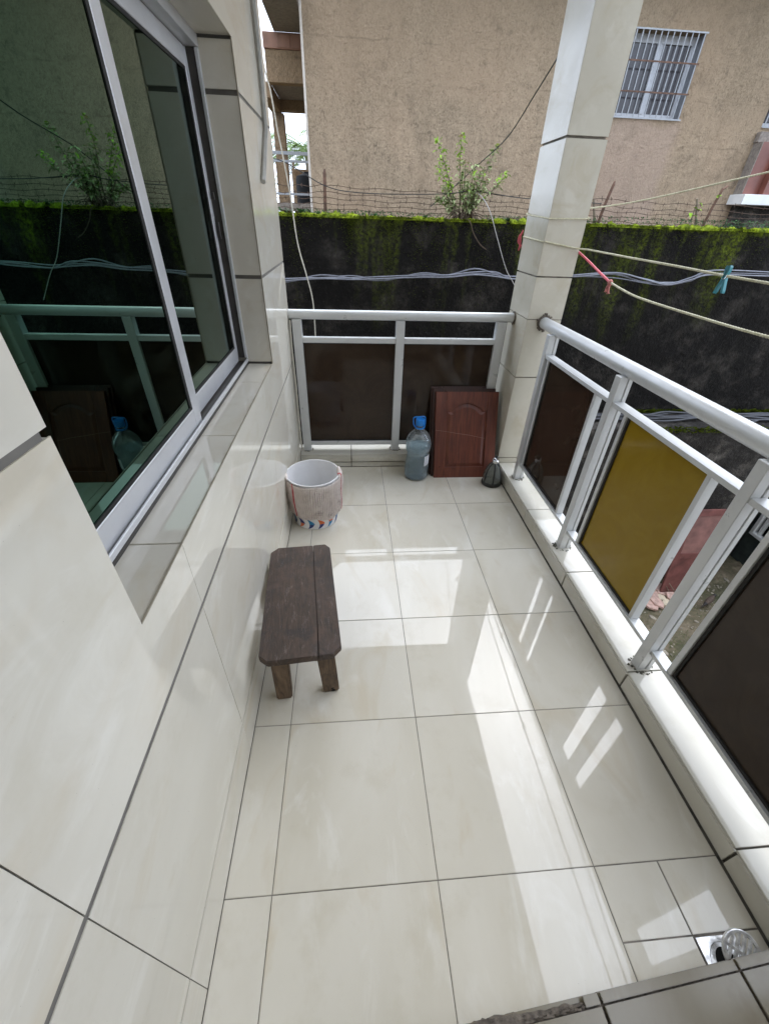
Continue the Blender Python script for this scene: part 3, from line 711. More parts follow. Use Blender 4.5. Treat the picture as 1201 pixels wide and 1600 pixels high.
# cabinet doors leaning on the far railing
def cab_door(x0, y0, label, w=.472, L=.640, tilt=20.2, mat=REDWOOD, dz=0, detail=True):
    t = thing('cabinet_door', label, 'cabinet door', (x0, y0, dz)); t.rotation_euler = (-R(tilt), 0, 0)
    th = .020
    # local: x width, y depth (front at -y), z up the door
    fr = .082; ins = .0
    box('stile', (0, 0, 0), (fr, th, L), mat, t, .0025); box('stile', (w - fr, 0, 0), (w, th, L), mat, t, .0025)
    box('bottom_rail', (fr + .0006, .0004, 0), (w - fr - .0006, th - .0004, .082), mat, t, .0015)
    # top rail with arched lower edge
    N_ = 20; poly = [(fr + .0006, L), (fr + .0006, L - .135)]
    for i in range(N_ + 1):
        u = i / N_; x = fr + .0006 + (w - 2 * fr - .0012) * u
        e = min(1, max(0, (u - .10) / .8)); poly.append((x, L - .135 + (.055 * math.sin(math.pi * e) ** .8 if 0 < e < 1 else 0)))
    poly += [(w - fr - .0006, L - .135), (w - fr - .0006, L)]
    pl = []
    for p in poly:
        if not pl or (abs(p[0] - pl[-1][0]) + abs(p[1] - pl[-1][1])) > 1e-5: pl.append(p)
    xf = Matrix(((1, 0, 0, 0), (0, 0, -1, th - .0004), (0, 1, 0, 0), (0, 0, 0, 1)))
    prism('top_rail', pl, 0, th - .0008, mat, t, 0, xf)
    # field: recessed, with a raised arched centre
    box('panel_field', (fr + .0002, .011, .081), (w - fr - .0002, .017, L - .075), mat, t, 0)
    def arch(m, zt):
        q = [(fr + m, .082 + m), (w - fr - m, .082 + m), (w - fr - m, L - .135 - m)]
        for i in range(N_ + 1):
            u = 1 - i / N_; e = min(1, max(0, (u - .10) / .8)); q.append((fr + m + (w - 2 * fr - 2 * m) * u, L - .135 - m + (.055 * math.sin(math.pi * e) ** .8 if 0 < e < 1 else 0)))
        o = []
        for p in q:
            if not o or (abs(p[0] - o[-1][0]) + abs(p[1] - o[-1][1])) > 1e-5: o.append(p)
        return o
    if detail:
        bm = bmesh.new(); A, B2 = arch(.010, 0), arch(.030, 0)
        n = len(A); va = [bm.verts.new((x, .0112, z)) for x, z in A]; vb = [bm.verts.new((x, .0030, z)) for x, z in B2]
        m_ = min(len(va), len(vb))
        for i in range(m_): bm.faces.new((va[i], va[(i + 1) % m_], vb[(i + 1) % m_], vb[i]))
        bm.faces.new(vb[:m_]); fin('raised_panel', bm, mat, t)
        bm = bmesh.new(); bmesh.ops.create_cone(bm, segments=12, radius1=.004, radius2=.004, depth=.002, cap_ends=True, matrix=Matrix.Translation((.042, -.0006, .085)) @ Matrix.Rotation(R(90), 4, 'X'))
        fin('handle_hole', bm, BLACK, t)
        bm = bmesh.new(); pts = [(.002, .362), (.08, .352), (.16, .338), (.27, .322), (.36, .303), (.392, .298)]
        for (xa, za), (xb, zb) in zip(pts, pts[1:]):
            yy = -.0006 if (xb <= .082 or xa >= .39) else .0022
            v = [bm.verts.new(p) for p in ((xa, yy, za), (xb, yy, zb), (xb, yy, zb + .0022), (xa, yy, za + .0022))]; bm.faces.new(v)
        fin('scratch', bm, plain('pale scratch', (.30, .19, .15), .8), t)
cab_door(1.024, 2.352, 'red brown cabinet door with an arched raised panel, front of the leaning stack')
cab_door(1.006, 2.378, 'dark cabinet door just behind the red brown front one', mat=REDWOOD2, L=.655, detail=False)
cab_door(.994, 2.404, 'dark cabinet door at the very back of the leaning stack', mat=REDWOOD2, L=.662, detail=False)

# smoky bell jar
BJ = thing('bell_lantern', 'small smoky grey bell shaped lantern with a metal neck beside the pillar', 'lantern', (1.452, 2.262, 0))
bell = [(.066, .026), (.067, .05), (.062, .085), (.053, .12), (.040, .150), (.026, .168), (.019, .176)]
lathe('shade', bell + [(r - .003, z) for r, z in bell[::-1]], SMOKE, BJ, 40, True)
lathe('base_ring', [(0, .0005), (.072, .0005), (.0755, .008), (.0755, .020), (.069, .0285), (.058, .0285), (.056, .012), (0, .010)], SMOKEK, BJ, 40)
for k in range(6):
    a = R(20 + 60 * k); tube('rib', [((r + .001) * math.cos(a), (r + .001) * math.sin(a), z) for r, z in bell], .0052, SMOKEK, BJ, 6)
lathe('neck', [(0, .1765), (.021, .1765), (.023, .182), (.023, .198), (.018, .202), (.0, .203)], CHROME, BJ, 28)
lathe('knob', [(0, .2035), (.010, .2035), (.008, .212), (.012, .222), (.009, .233), (0, .236)], SMOKEK, BJ, 20)
tube('wire_loop', [(.022 * math.cos(R(a)), .022 * math.sin(R(a)), .204 + .02 * math.sin(R(a * 2))) for a in range(0, 361, 20)], .002, CHROME, BJ, 6)

# floor drain and its loose cover
DR = thing('floor_drain', 'open square metal floor drain set in the near right corner tiles', 'drain', (1.392, -.230, 0))
bm = bmesh.new(); NQ = 32; hw = .058
outer = []; inner = []; low = []; low2 = []
for k in range(NQ):
    a = 2 * math.pi * k / NQ; ca, sa_ = math.cos(a), math.sin(a); q = hw / max(abs(ca), abs(sa_))
    outer.append(bm.verts.new((ca * q, sa_ * q, .0022))); inner.append(bm.verts.new((ca * .047, sa_ * .047, .0022)))
    low.append(bm.verts.new((ca * .0445, sa_ * .0455, .0008))); low2.append(bm.verts.new((ca * .030, sa_ * .037, -.0004)))
for k in range(NQ):
    j = (k + 1) % NQ
    bm.faces.new((outer[k], outer[j], inner[j], inner[k])); bm.faces.new((inner[k], inner[j], low[j], low[k])); bm.faces.new((low[k], low[j], low2[j], low2[k]))
fin('frame', bm, CASTAL, DR)
lathe('hole', [(0, -.0012), (.0385, -.0012), (.0385, -.0006)], BLACK, DR, 24)
GR = thing('drain_cover', 'loose round slotted metal cover propped on the floor drain', 'drain cover', (1.428, -.214, .029))
GR.rotation_euler = (R(12), R(-22), R(52))
bm = bmesh.new(); rr = .051
alathe(bm, [(rr, -.006), (rr, .0012), (rr - .002, .0020), (rr - .0085, .0020), (rr - .0085, -.006)], 40, closed=True)
for k in range(-2, 3):
    x = k * .0150; h = math.sqrt(max(0, (rr - .008) ** 2 - x * x)); abox(bm, (-h, x - .0026, -.0070), (h, x + .0026, .0018), .0005)
abox(bm, (-.0035, -.042, -.0058), (.0035, .042, .0015), .0004)
fin('grate', bm, CASTAL, GR, None, False)

# ================================================================ ROPES, PEG, CORDS
def sag(a, b, d, n=14):
    a, b = Vector(a), Vector(b); return [a.lerp(b, i / n) - Vector((0, 0, d * 4 * (i / n) * (1 - i / n))) for i in range(n + 1)]
def rope(name, pts, rad, label):
    bm = bmesh.new(); P = pts if len(pts) > 12 else crv(pts, 6)
    L = [0]
    for a, b in zip(P, P[1:]): L.append(L[-1] + (Vector(b) - Vector(a)).length)
    tot = L[-1]; step = .006; n = int(tot / step); Q = []
    for i in range(n + 1):
        d = tot * i / n; k = 0
        while k < len(L) - 2 and L[k + 1] < d: k += 1
        f = (d - L[k]) / max(1e-9, L[k + 1] - L[k]); Q.append(Vector(P[k]).lerp(Vector(P[k + 1]), f))
    atube(bm, Q, [rad * (1 if i % 2 else .74) for i in range(len(Q))], 6)
    return tag(fin(name, bm, ROPE, None, None, True), label, 'rope')
e = .0055
rope('clothes_line', [(PX1 + e, 2.7, 1.555), (PX1 - .02, PY1 + e, 1.556), (PX0 + .02, PY1 + e, 1.553), (PX0 - e, PY1 - .02, 1.551), (PX0 - e, PY0 + .02, 1.539), (PX0 + .012, PY0 - e, 1.538), (PX1 - .02, PY0 - e, 1.510), (PX1 - .06, 2.2, 1.516), (1.675, 1.75, 1.5085), (1.665, 1.43, 1.505), (1.66, 1.15, 1.499), (1.66, .80, 1.4965), (1.66, -1.095, 1.53)], .0048, 'pale twisted clothes line tied round the pillar and holding the teal peg')
rope('clothes_line', [(1.700, 1.905, 1.395), (1.70, 1.78, 1.378), (1.7, 1.619, 1.364), (1.7, 1.277, 1.3575), (1.7, .921, 1.357), (1.7, .4, 1.372), (1.7, -1.095, 1.50)], .0052, 'lower pale clothes line hanging from a short pink cord')
rope('clothes_line', [(PX1 + .001, PY0 + .12, 1.700), (PX0 - e, PY1 - .01, 1.672), (PX0 - e, PY0 + .012, 1.648), (PX0 + .01, PY0 - e, 1.647), (PX1 - .01, PY0 - e, 1.652), (PX1 + e, PY0 + .02, 1.66), (PX1 + e + .002, PY1 - .08, 1.700)], .0040, 'thin pale cord wound once round the pillar above the clothes line')
rope('clothes_line', [(PX1 + .006, PY1 - .02, 1.690), (2.10, 2.60, 1.742), (2.364, 2.0, 1.849), (2.60, 1.2, 1.97), (2.85, 0.2, 2.12), (3.1, -1.2, 2.35)], .0050, 'pale line rising from the pillar towards the upper right')
t = tube('pink_rope', crv([(PX1 + .004, PY0 + .01, 1.492), (1.735, 2.25, 1.462), (1.715, 2.05, 1.422), (1.70, 1.905, 1.395)], 5), .0058, PINK, n=6); tag(t, 'short pink red cord joining the pillar to the lower clothes line', 'cord')
bm = bmesh.new(); bmesh.ops.create_icosphere(bm, subdivisions=2, radius=.015, matrix=Matrix.Translation((1.70, 1.9, 1.393)) @ Matrix.Diagonal((.8, 1, 1, 1)))
atube(bm, crv([(1.70, 1.9, 1.39), (1.698, 1.895, 1.365), (1.700, 1.89, 1.345)], 4), [.005] * 8 + [.010], 6); atube(bm, crv([(1.70, 1.9, 1.39), (1.694, 1.905, 1.372), (1.690, 1.90, 1.352)], 4), [.005] * 8 + [.008], 6)
t = fin('cord_knot', bm, plain('pink knot', (.50, .18, .16), .8, var=.3, scale=60), None, None, True); tag(t, 'small frayed pink knot where pink cord meets the clothes line', 'knot')
bm = bmesh.new()
for k in range(4):
    atube(bm, crv([(PX0 - .008, PY1 + .004, 1.585 - .006 * k), (PX0 - .014 - .003 * k, PY1 + .01, 1.555), (PX0 - .010 - .004 * k, PY1 + .005 + .004 * k, 1.52), (PX0 - .016 + .006 * k, PY1, 1.475 + .008 * k)], 4), .004, 5)
t = fin('pink_ribbon', bm, PINK, None, None, True); tag(t, 'pink red ribbon tied at the back edge of the pillar', 'ribbon')
PG = thing('clothes_peg', 'teal plastic clothes peg clipped on the upper clothes line', 'clothes peg', (1.66, 1.15, 1.499)); PG.rotation_euler = (R(8), R(8), R(100))
def peg_half(s):
    prof = [(.0, .0285), (.006, .030), (.0085, .024), (.0075, .010), (.0045, .002), (.0060, -.006), (.010, -.022), (.0165, -.046), (.0165, -.052), (.0125, -.0525), (.008, -.046), (.003, -.020), (.0012, -.004), (.0018, .004), (.0012, .010), (.0, .020)]
    xf = Matrix(((s, 0, 0, s * .0004), (0, 0, 1, -.006), (0, 1, 0, 0), (0, 0, 0, 1)))
    prism('peg_half', prof, 0, .012, TEAL, PG, 0, xf)
peg_half(1); peg_half(-1)
tube('spring', [(.0065 * math.cos(R(a)), -.0075 + .015 * a / 1080, -.004 + .0065 * math.sin(R(a))) for a in range(0, 1081, 30)], .0011, CHROME, PG, 5)

# ================================================================ COMPOUND WALL
W0, W1, WT = 4.3, 4.56, 1.628
cw = thing('compound_wall', 'black algae stained boundary wall with a moss green top', 'wall')
def rough_wall(name, x0, x1, y, z0, z1, nx, nz, amp, mat, yb, parent):
    bm = bmesh.new(); f = [[bm.verts.new((x0 + (x1 - x0) * i / nx, y + random.uniform(-amp, amp) * (1 if j < nz else .4), z0 + (z1 - z0) * j / nz)) for j in range(nz + 1)] for i in range(nx + 1)]
    for i in range(nx):
        for j in range(nz): bm.faces.new((f[i][j], f[i + 1][j], f[i + 1][j + 1], f[i][j + 1]))
    bt = [bm.verts.new((x0 + (x1 - x0) * i / nx, yb, z1)) for i in range(nx + 1)]
    bb = [bm.verts.new((x0 + (x1 - x0) * i / nx, yb, z0)) for i in range(nx + 1)]
    for i in range(nx): bm.faces.new((f[i][nz], f[i + 1][nz], bt[i + 1], bt[i])); bm.faces.new((bt[i], bt[i + 1], bb[i + 1], bb[i]))
    for i in (0, nx): bm.faces.new([f[i][j] for j in range(nz + 1)] + [bt[i], bb[i]])
    return fin(name, bm, mat, parent, None, True, R(45))
rough_wall('upper_wall', -4, 13, W0, -.262, WT, 300, 34, .010, ALGAE, W1, cw)
rough_wall('lower_wall', -4, 5.9, 3.80, GZ - .02, -.264, 170, 40, .012, ALGAE2, W1, cw)
box('lower_wall', (5.9, 4.28, GZ - .02), (13, W1, -.264), ALGAE2, cw, 0)
# moss on the top edge and in streaks
def tufts(name, pts, mat, parent, s0, s1, up=1.0):
    bm = bmesh.new()
    for (x, y, z) in pts:
        s = random.uniform(s0, s1); a = random.uniform(0, 6.28); h = s * random.uniform(.5, 1.3) * up
        dx, dy = math.cos(a) * s * .5, math.sin(a) * s * .5; lx, ly, lz = random.uniform(-.5, .5) * s, random.uniform(-1.1, -.2) * s, h
        v = [bm.verts.new(p) for p in ((x - dx, y - dy, z), (x + dx, y + dy, z), (x + dx * .5 + lx, y + dy * .5 + ly, z + lz), (x - dx * .5 + lx, y - dy * .5 + ly, z + lz * .9))]
        bm.faces.new(v)
    return fin(name, bm, mat, parent, 'stuff' if parent else None)
rnd = random.Random(3)
def edge_pts(n, f):
    out = []
    while len(out) < n:
        x = rnd.uniform(-.6, 6.5); d = math.sin(x * 2.1) * .5 + math.sin(x * 5.3 + 1) * .35 + math.sin(x * 11.7) * .25
        q = f(x, d)
        if q: out.append(q)
    return out
tufts('top_moss', edge_pts(15000, lambda x, d: (x, W0 + rnd.uniform(-.016, .07), WT + rnd.uniform(-.012 - .022 * max(0, d), .003)) if rnd.random() < .75 + .3 * d else None), MOSS, cw, .006, .015, .55)
STK = [(-.08, .05, .9), (.42, .03, .3), (.80, .04, .5), (1.06, .05, .9), (1.25, .06, .85), (1.72, .05, .8), (1.95, .05, .4), (2.75, .10, .45), (3.3, .18, .35), (3.9, .2, .4), (4.5, .2, .3)]
def streak():
    while 1:
        c, w, l = rnd.choice(STK); x = rnd.gauss(c, w); dz = rnd.expovariate(1) * l * .45
        if dz < l * 1.2: return (x, W0 - .008 + rnd.uniform(-.008, .004), WT - .02 - dz)
tufts('streak_moss', [streak() for _ in range(5200)], MOSSD, cw, .005, .013, .35)
tufts('top_moss', edge_pts(2600, lambda x, d: (x, W0 - rnd.uniform(.0, .016), WT - .01 - abs(rnd.gauss(0, .045 + .03 * d)))), MOSSD, cw, .006, .014, .4)
tufts('ledge_moss', [(rnd.uniform(3.6, 5.9), W0 - rnd.uniform(.0, .06), -.262 + rnd.uniform(0, .03)) for _ in range(2500)] + [(rnd.uniform(3.6, 5.9), 3.80 + rnd.uniform(-.015, .05), -.268 + rnd.uniform(-.05, .004)) for _ in range(1500)], MOSSD, cw, .01, .03)
bm = bmesh.new(); nx, ny = 900, 9; gr = []
for i in range(nx + 1):
    x = -.7 + 7.4 * i / nx; d = .5 + .5 * math.sin(x * 2.1 + .4) * math.sin(x * 5.3); row = []
    for j in range(ny + 1):
        a = math.pi * j / ny; w = max(.004, .018 + .022 * d + .012 * math.sin(x * 37) * math.sin(x * 13.3) + rnd.uniform(-.007, .007))
        row.append(bm.verts.new((x + rnd.uniform(-.004, .004), W0 + .028 - math.cos(a) * (.026 + .016 * d + .006 * rnd.random() * (1 + d)), WT - .018 + math.sin(a) * w * rnd.uniform(.72, 1.15))))
    gr.append(row)
for i in range(nx):
    if math.sin(i * .071) + math.sin(i * .193 + 1) + .8 * math.sin(i * .53) < -1.25: continue
    for j in range(ny): bm.faces.new((gr[i][j], gr[i + 1][j], gr[i + 1][j + 1], gr[i][j + 1]))
fin('moss_cushion', bm, MOSS, cw, 'stuff', False)
# ground cover on the wall top
bm = bmesh.new()
def leafquad(bm, p, d, L, w, droop=.3, mat=0):
    d = Vector(d).normalized(); s = d.cross(Vector((0, 0, 1)));
    s = s.normalized() if s.length > 1e-3 else Vector((1, 0, 0)); n_ = s.cross(d)
    p = Vector(p); a = bm.verts.new(p); m1 = p + d * L * .45; b = bm.verts.new(m1 + s * w * .5 + n_ * w * .18); c = bm.verts.new(m1 - s * w * .5 + n_ * w * .18); mm = bm.verts.new(m1); e_ = bm.verts.new(p + d * L - Vector((0, 0, droop * L)))
    for f in ((a, b, mm), (a, mm, c), (mm, b, e_), (c, mm, e_)): bm.faces.new(f).material_index = mat
for k in range(5200):
    x = rnd.uniform(-.5, 6.5); 
    if rnd.random() > .35 + .5 * (.5 + .5 * math.sin(x * 3.1 + .7)) * (1.25 if x > 2.6 else .75): continue
    leafquad(bm, (x, W0 + rnd.uniform(.03, .22), WT + rnd.uniform(0, .035 + (.03 if x > 2.9 else 0))), (rnd.uniform(-1, 1), rnd.uniform(-1, .5), rnd.uniform(.1, .9)), rnd.uniform(.015, .035), rnd.uniform(.008, .018))
gc = fin('ground_cover', bm, [WEED]); gc['kind'] = 'stuff'; gc['label'] = 'low green creeping weeds along the mossy wall top'
# single weeds
for k, (x, lab, nl, L) in enumerate(((-.02, 'dark blue green weed on the mossy wall left of the first iron post', 12, .075), (.14, 'small weed clump on the wall close to the first iron post', 8, .05), (.66, 'small dark weed on the mossy wall top between post and shrub', 8, .05), (1.13, 'broad leaved dark weed on the wall top left of the flowering shrub', 9, .06), (1.93, 'green weed on the wall top close to the pillar', 10, .06))):
    t = thing('wall_weed', lab, 'weed', (x, W0 + .06, WT - .005)); bm = bmesh.new()
    for i in range(nl):
        a = i * 2.4; leafquad(bm, (0, 0, .0), (math.cos(a), math.sin(a), rnd.uniform(.5, 1.6)), L * rnd.uniform(.7, 1.2), L * .5, .15)
    fin('leaves', bm, WEED, t)
# iron posts and barbed wire
posts = [((.20, .022), (.208, .331), 'straight rusty iron post on the wall at left'), ((1.583, .0), (1.565, .28), 'rusty iron post hidden among the flowering shrub stems'), ((2.834, .0), (2.895, .335), 'rusty iron post leaning right beside the tiled pillar'), ((3.925, .0), (3.99, .335), 'bent rusty iron post at the far right of the wall')]
for k, ((x, _), (xt, h), lab) in enumerate(posts):
    bm = bmesh.new(); pts = [(x, 4.40, WT - .06), ((x + xt) / 2, 4.40, WT + h * .5), (xt, 4.40, WT + h * .92), (xt + (.04 if k == 3 else .004), 4.40, WT + h)]
    atube(bm, pts, [.016, .015, .014, .006], 4); tag(fin('iron_post', bm, RUST2, None), lab, 'post', 'barbed wire posts')
for (x, xt, h, lab) in ((2.83, 2.74, .20, 'short grey stake crossing the leaning iron post by the pillar'), (3.885, 3.775, .23, 'short stake with young leaves beside the bent iron post')):
    t = tube('wooden_stake', [(x, 4.41, WT - .03), (xt, 4.41, WT + h)], [.014, .009], STEM, n=6); tag(t, lab, 'stake')
def barbed(z0, slack, seed):
    rg = random.Random(seed); bm = bmesh.new(); xs = [-.5, .203, 1.575, 2.86, 3.95, 6.5]
    P = []
    for a, b in zip(xs, xs[1:]):
        for i in range(24):
            u = i / 24; P.append((a + (b - a) * u, 4.385 + .01 * math.sin(a + u * 9), z0 - slack * 4 * u * (1 - u) + .006 * math.sin(u * 21 + seed) - .007 * (a + (b - a) * u)))
    P.append((xs[-1], 4.385, z0))
    atube(bm, P, .0024, 5)
    x = -.45
    while x < 6.4:
        i = min(range(len(P)), key=lambda q: abs(P[q][0] - x)); q = Vector(P[i])
        for s in (1, -1):
            d = Vector((rg.uniform(-.6, .6), rg.uniform(-.5, .5), s)).normalized() * rg.uniform(.013, .02); atube(bm, [q - d * .6, q + d], .0020, 4)
        x += rg.uniform(.09, .13)
    return fin('barbed_wire', bm, RUST)
for i, (z, s, lab) in enumerate(((1.846, .012, 'uppermost strand of rusty barbed wire above the mossy wall'), (1.798, .014, 'second strand down of the rusty barbed wire'), (1.758, .012, 'third strand down of the rusty barbed wire'), (1.718, .010, 'fourth strand down of the rusty barbed wire'), (1.680, .008, 'lowest strand of rusty barbed wire just above the moss'))):
    tag(barbed(z, s, i), lab, 'barbed wire')
# cables along the wall face
for k in range(4):
    rg = random.Random(50 + k); pts = []
    base = [(-.6, 1.09), (-.19, 1.105), (.128, 1.133), (.45, 1.146), (.75, 1.146), (1.1, 1.17), (1.379, 1.192), (1.632, 1.219), (1.85, 1.200), (2.03, 1.178), (2.35, 1.18), (2.656, 1.191), (3.086, 1.217), (3.40, 1.18), (3.669, 1.143), (3.9, 1.20), (4.099, 1.262), (4.746, 1.263), (5.6, 1.24), (7, 1.26)]
    for x, z in base: pts.append((x, 4.235 - .012 * k % .03 + rg.uniform(-.008, .008), z + rg.uniform(-.026, .026)))
    t = tube('wall_cable', crv(pts, 5), .0065 if k < 3 else .005, CABLE, n=6)
    tag(t, 'grey cable in the loose bundle across the dark wall', 'cable', 'cables in the bundle across the wall')
for k in range(7):
    rg = random.Random(80 + k); t = tube('ledge_cable', crv([(x, 3.98 + .03 * k + rg.uniform(-.05, .05), -.262 + .014 + .01 * (k % 3) + rg.uniform(0, .03)) for x in (2.5, 3.3, 3.9, 4.2, 4.5, 4.8, 5.1, 5.5, 5.88)], 5), .012, CABLEK, n=6)
    tag(t, 'dark cable lying on the ledge of the boundary wall', 'cable', 'cables on the wall ledge')
t = tube('hanging_wire', crv([(-.16, 3.2, 2.9), (-.071, 3.2, 2.338), (-.050, 3.2, 2.246), (-.037, 3.2, 2.150), (-.024, 3.2, 2.036), (-.010, 3.2, 1.954), (.021, 3.2, 1.72), (.044, 3.2, 1.458), (.090, 3.2, 1.26), (.124, 3.2, 1.089), (.127, 3.2, .834), (.12, 3.2, .2), (.1, 3.2, GZ)], 6), .0048, CREAMW, n=6); tag(t, 'cream wire hanging down in front of the wall at left', 'wire')
t = tube('overhead_wire', crv([(1.55, 2.77, 2.372), (1.62, 3.3, 2.295), (1.66, 3.9, 2.16), (1.575, 4.38, 2.03), (1.335, 4.40, 1.833), (1.177, 4.40, 1.72)], 6), .0042, WIREK, n=6); tag(t, 'thin black wire running from the pillar down to the shrub', 'wire')
t = tube('hanging_wire', crv([(1.562, 4.36, 1.838), (1.62, 4.30, 1.81), (1.694, 4.2, 1.699), (1.80, 4.2, 1.500), (1.936, 4.2, 1.251), (2.049, 4.2, 1.116), (2.2, 4.2, .9)], 6), .0034, LIGHTW, n=6); tag(t, 'pale wire hanging from the shrub post down behind the pillar', 'wire')
t = tube('slack_wire', crv([(-.6, 4.35, 2.05), (-.168, 4.35, 2.001), (.205, 4.35, 1.841), (.508, 4.35, 1.80), (.973, 4.35, 1.803), (1.35, 4.35, 1.82), (1.562, 4.35, 1.845), (2.053, 4.35, 1.806), (2.8, 4.35, 1.79)], 6), .0040, WIREK, n=6); tag(t, 'slack black wire looped along the barbed wire posts', 'wire')
t = tube('dead_twig', crv([(1.50, 4.32, 1.640), (1.54, 4.27, 1.615), (1.586, 4.26, 1.526), (1.662, 4.26, 1.442), (1.731, 4.27, 1.402)], 5), .0040, DRYSTEM, n=5); tag(t, 'bare twig drooping from the shrub down the wall face', 'twig')

# flowering shrub on the wall top
SH = thing('flowering_shrub', 'straggly green shrub with small pink cream flowers rooted on the wall', 'shrub', (1.49, 4.40, WT - .01))
stems = [((-.05, 0), (-.30, .56)), ((-.05, .02), (-.27, .40)), ((-.03, 0), (-.10, .58)), ((.02, 0), (.06, .40)), ((.04, -.02), (.22, .54)), ((.05, 0), (.36, .36)), ((-.04, 0), (-.22, .24)), ((.0, .01), (-.02, .42)), ((.04, .0), (.18, .30)), ((.03, 0), (.13, .36)), ((-.06, .0), (-.26, .17)), ((.0, 0), (.02, .26))]
bs, bl, bf = bmesh.new(), bmesh.new(), bmesh.new(); rg = random.Random(11)
for k, ((x, y), (tx, tz)) in enumerate(stems):
    P = crv([(x, y, 0), (x * .6 + tx * .25, y - .01, tz * .33), (x * .2 + tx * .66, y - .03 + rg.uniform(-.05, .03), tz * .68), (tx, y - .03 + rg.uniform(-.06, .04), tz)], 6)
    atube(bs, P, [.0085 * (1 - .75 * i / (len(P) - 1)) for i in range(len(P))], 5)
    for i, p in enumerate(P):
        f = i / (len(P) - 1)
        if f < .25: continue
        dens = 6 if k not in (0, 2, 4) else (5 if f < .8 else 6)
        for _ in range(dens):
            d = (rg.uniform(-1, 1), rg.uniform(-1, .6), rg.uniform(-.3, .8)); q = p + Vector((rg.uniform(-.03, .03), rg.uniform(-.03, .03), rg.uniform(-.02, .02)))
            young = (k in (0, 1) and f > .45) or (k == 2 and f > .75) or (k == 5 and f > .8) or rg.random() < .07
            leafquad(bl, q, d, rg.uniform(.024, .062), rg.uniform(.014, .034), rg.uniform(.1, .5), 1 if young else 0)
    if k in (2, 4, 7, 9, 8):
        for _ in range(2):
            c = Vector(P[-1]) + Vector((rg.uniform(-.025, .025), -.01, rg.uniform(0, .02)))
            for i in range(7):
                a = i * .9; leafquad(bf, c, (math.cos(a), math.sin(a), .5), .024, .018, .2)
for (x, z) in ((-.08, .44), (.10, .43), (-.09, .40), (.20, .51), (.25, .40)): 
    for i in range(7): a = i * .9; leafquad(bf, (x, -.03, z), (math.cos(a), math.sin(a), .4), .022, .017, .2)
fin('stems', bs, STEM, SH, None, True); fin('foliage', bl, [LEAF, LEAFY], SH, 'stuff'); fin('flowers', bf, PETAL, SH)
bm = bmesh.new()
for k in range(26):
    a = rg.uniform(-1, 1); atube(bm, crv([(rg.uniform(-.10, .10), rg.uniform(-.03, .03), -.01), (a * .10, -.05, .04 + rg.random() * .05), (a * .2, -.09, rg.uniform(-.03, .05))], 3), .003, 4)
fin('dead_stems', bm, DRYSTEM, SH)
bm = bmesh.new(); t = thing('young_sprout', 'young yellow green sprout beside the short stake at right', 'sprout', (3.80, 4.39, WT))
atube(bm, crv([(0, 0, 0), (-.02, 0, .10), (-.03, 0, .2)], 4), .004, 5); fin('stem', bm, STEM, t)
bm = bmesh.new()
for p in ((-.05, 0, .16), (-.02, -.01, .20), (-.06, 0, .12), (.0, 0, .14), (.15, 0, .25), (.17, 0, .245), (-.03, 0, .09)): leafquad(bm, p, (rg.uniform(-1, 1), -.5, rg.uniform(-.5, .3)), .055, .04, .3)
fin('leaves', bm, LEAFY, t)

# ================================================================ NEIGHBOUR BUILDING
FY = 8.5
nb = thing('neighbour_building', 'tan rough rendered two storey house with a barred window behind the wall', 'house')
def hole_wall(name, x0, x1, z0, z1, holes, y, t, mat, parent):
    xs = sorted({x0, x1, *[h[0] for h in holes], *[h[1] for h in holes]}); zs = sorted({z0, z1, *[h[2] for h in holes], *[h[3] for h in holes]})
    bm = bmesh.new(); vt = {}; fs = []
    def g(i, j):
        if (i, j) not in vt: vt[i, j] = bm.verts.new((xs[i], y, zs[j]))
        return vt[i, j]
    for i in range(len(xs) - 1):
        for j in range(len(zs) - 1):
            cx, cz = (xs[i] + xs[i + 1]) / 2, (zs[j] + zs[j + 1]) / 2
            if any(h[0] < cx < h[1] and h[2] < cz < h[3] for h in holes): continue
            fs.append(bm.faces.new((g(i, j), g(i + 1, j), g(i + 1, j + 1), g(i, j + 1))))
    ex = bmesh.ops.extrude_face_region(bm, geom=fs); bmesh.ops.translate(bm, verts=[v for v in ex['geom'] if isinstance(v, bmesh.types.BMVert)], vec=(0, t, 0))
    return fin(name, bm, mat, parent)
W1r = (4.72, 5.855, 3.055, 4.012); W2r = (7.335, 8.45, 3.03, 3.98)
hole_wall('wall', -.19, 13, GZ, 4.75, [W1r, W2r], FY, .26, FAC, nb)
box('wall', (-.19, FY + .262, GZ), (13, 14, 4.75), FAC, nb, 0)
box('corner_bead', (-.212, FY - .012, 0), (-.176, FY + .02, 4.75), plain('pale corner plaster', (.52, .46, .39), .9), nb, .004)
box('roof', (-.4, FY - .5, 4.752), (13.4, 14.4, 4.95), CONC, nb, .01)
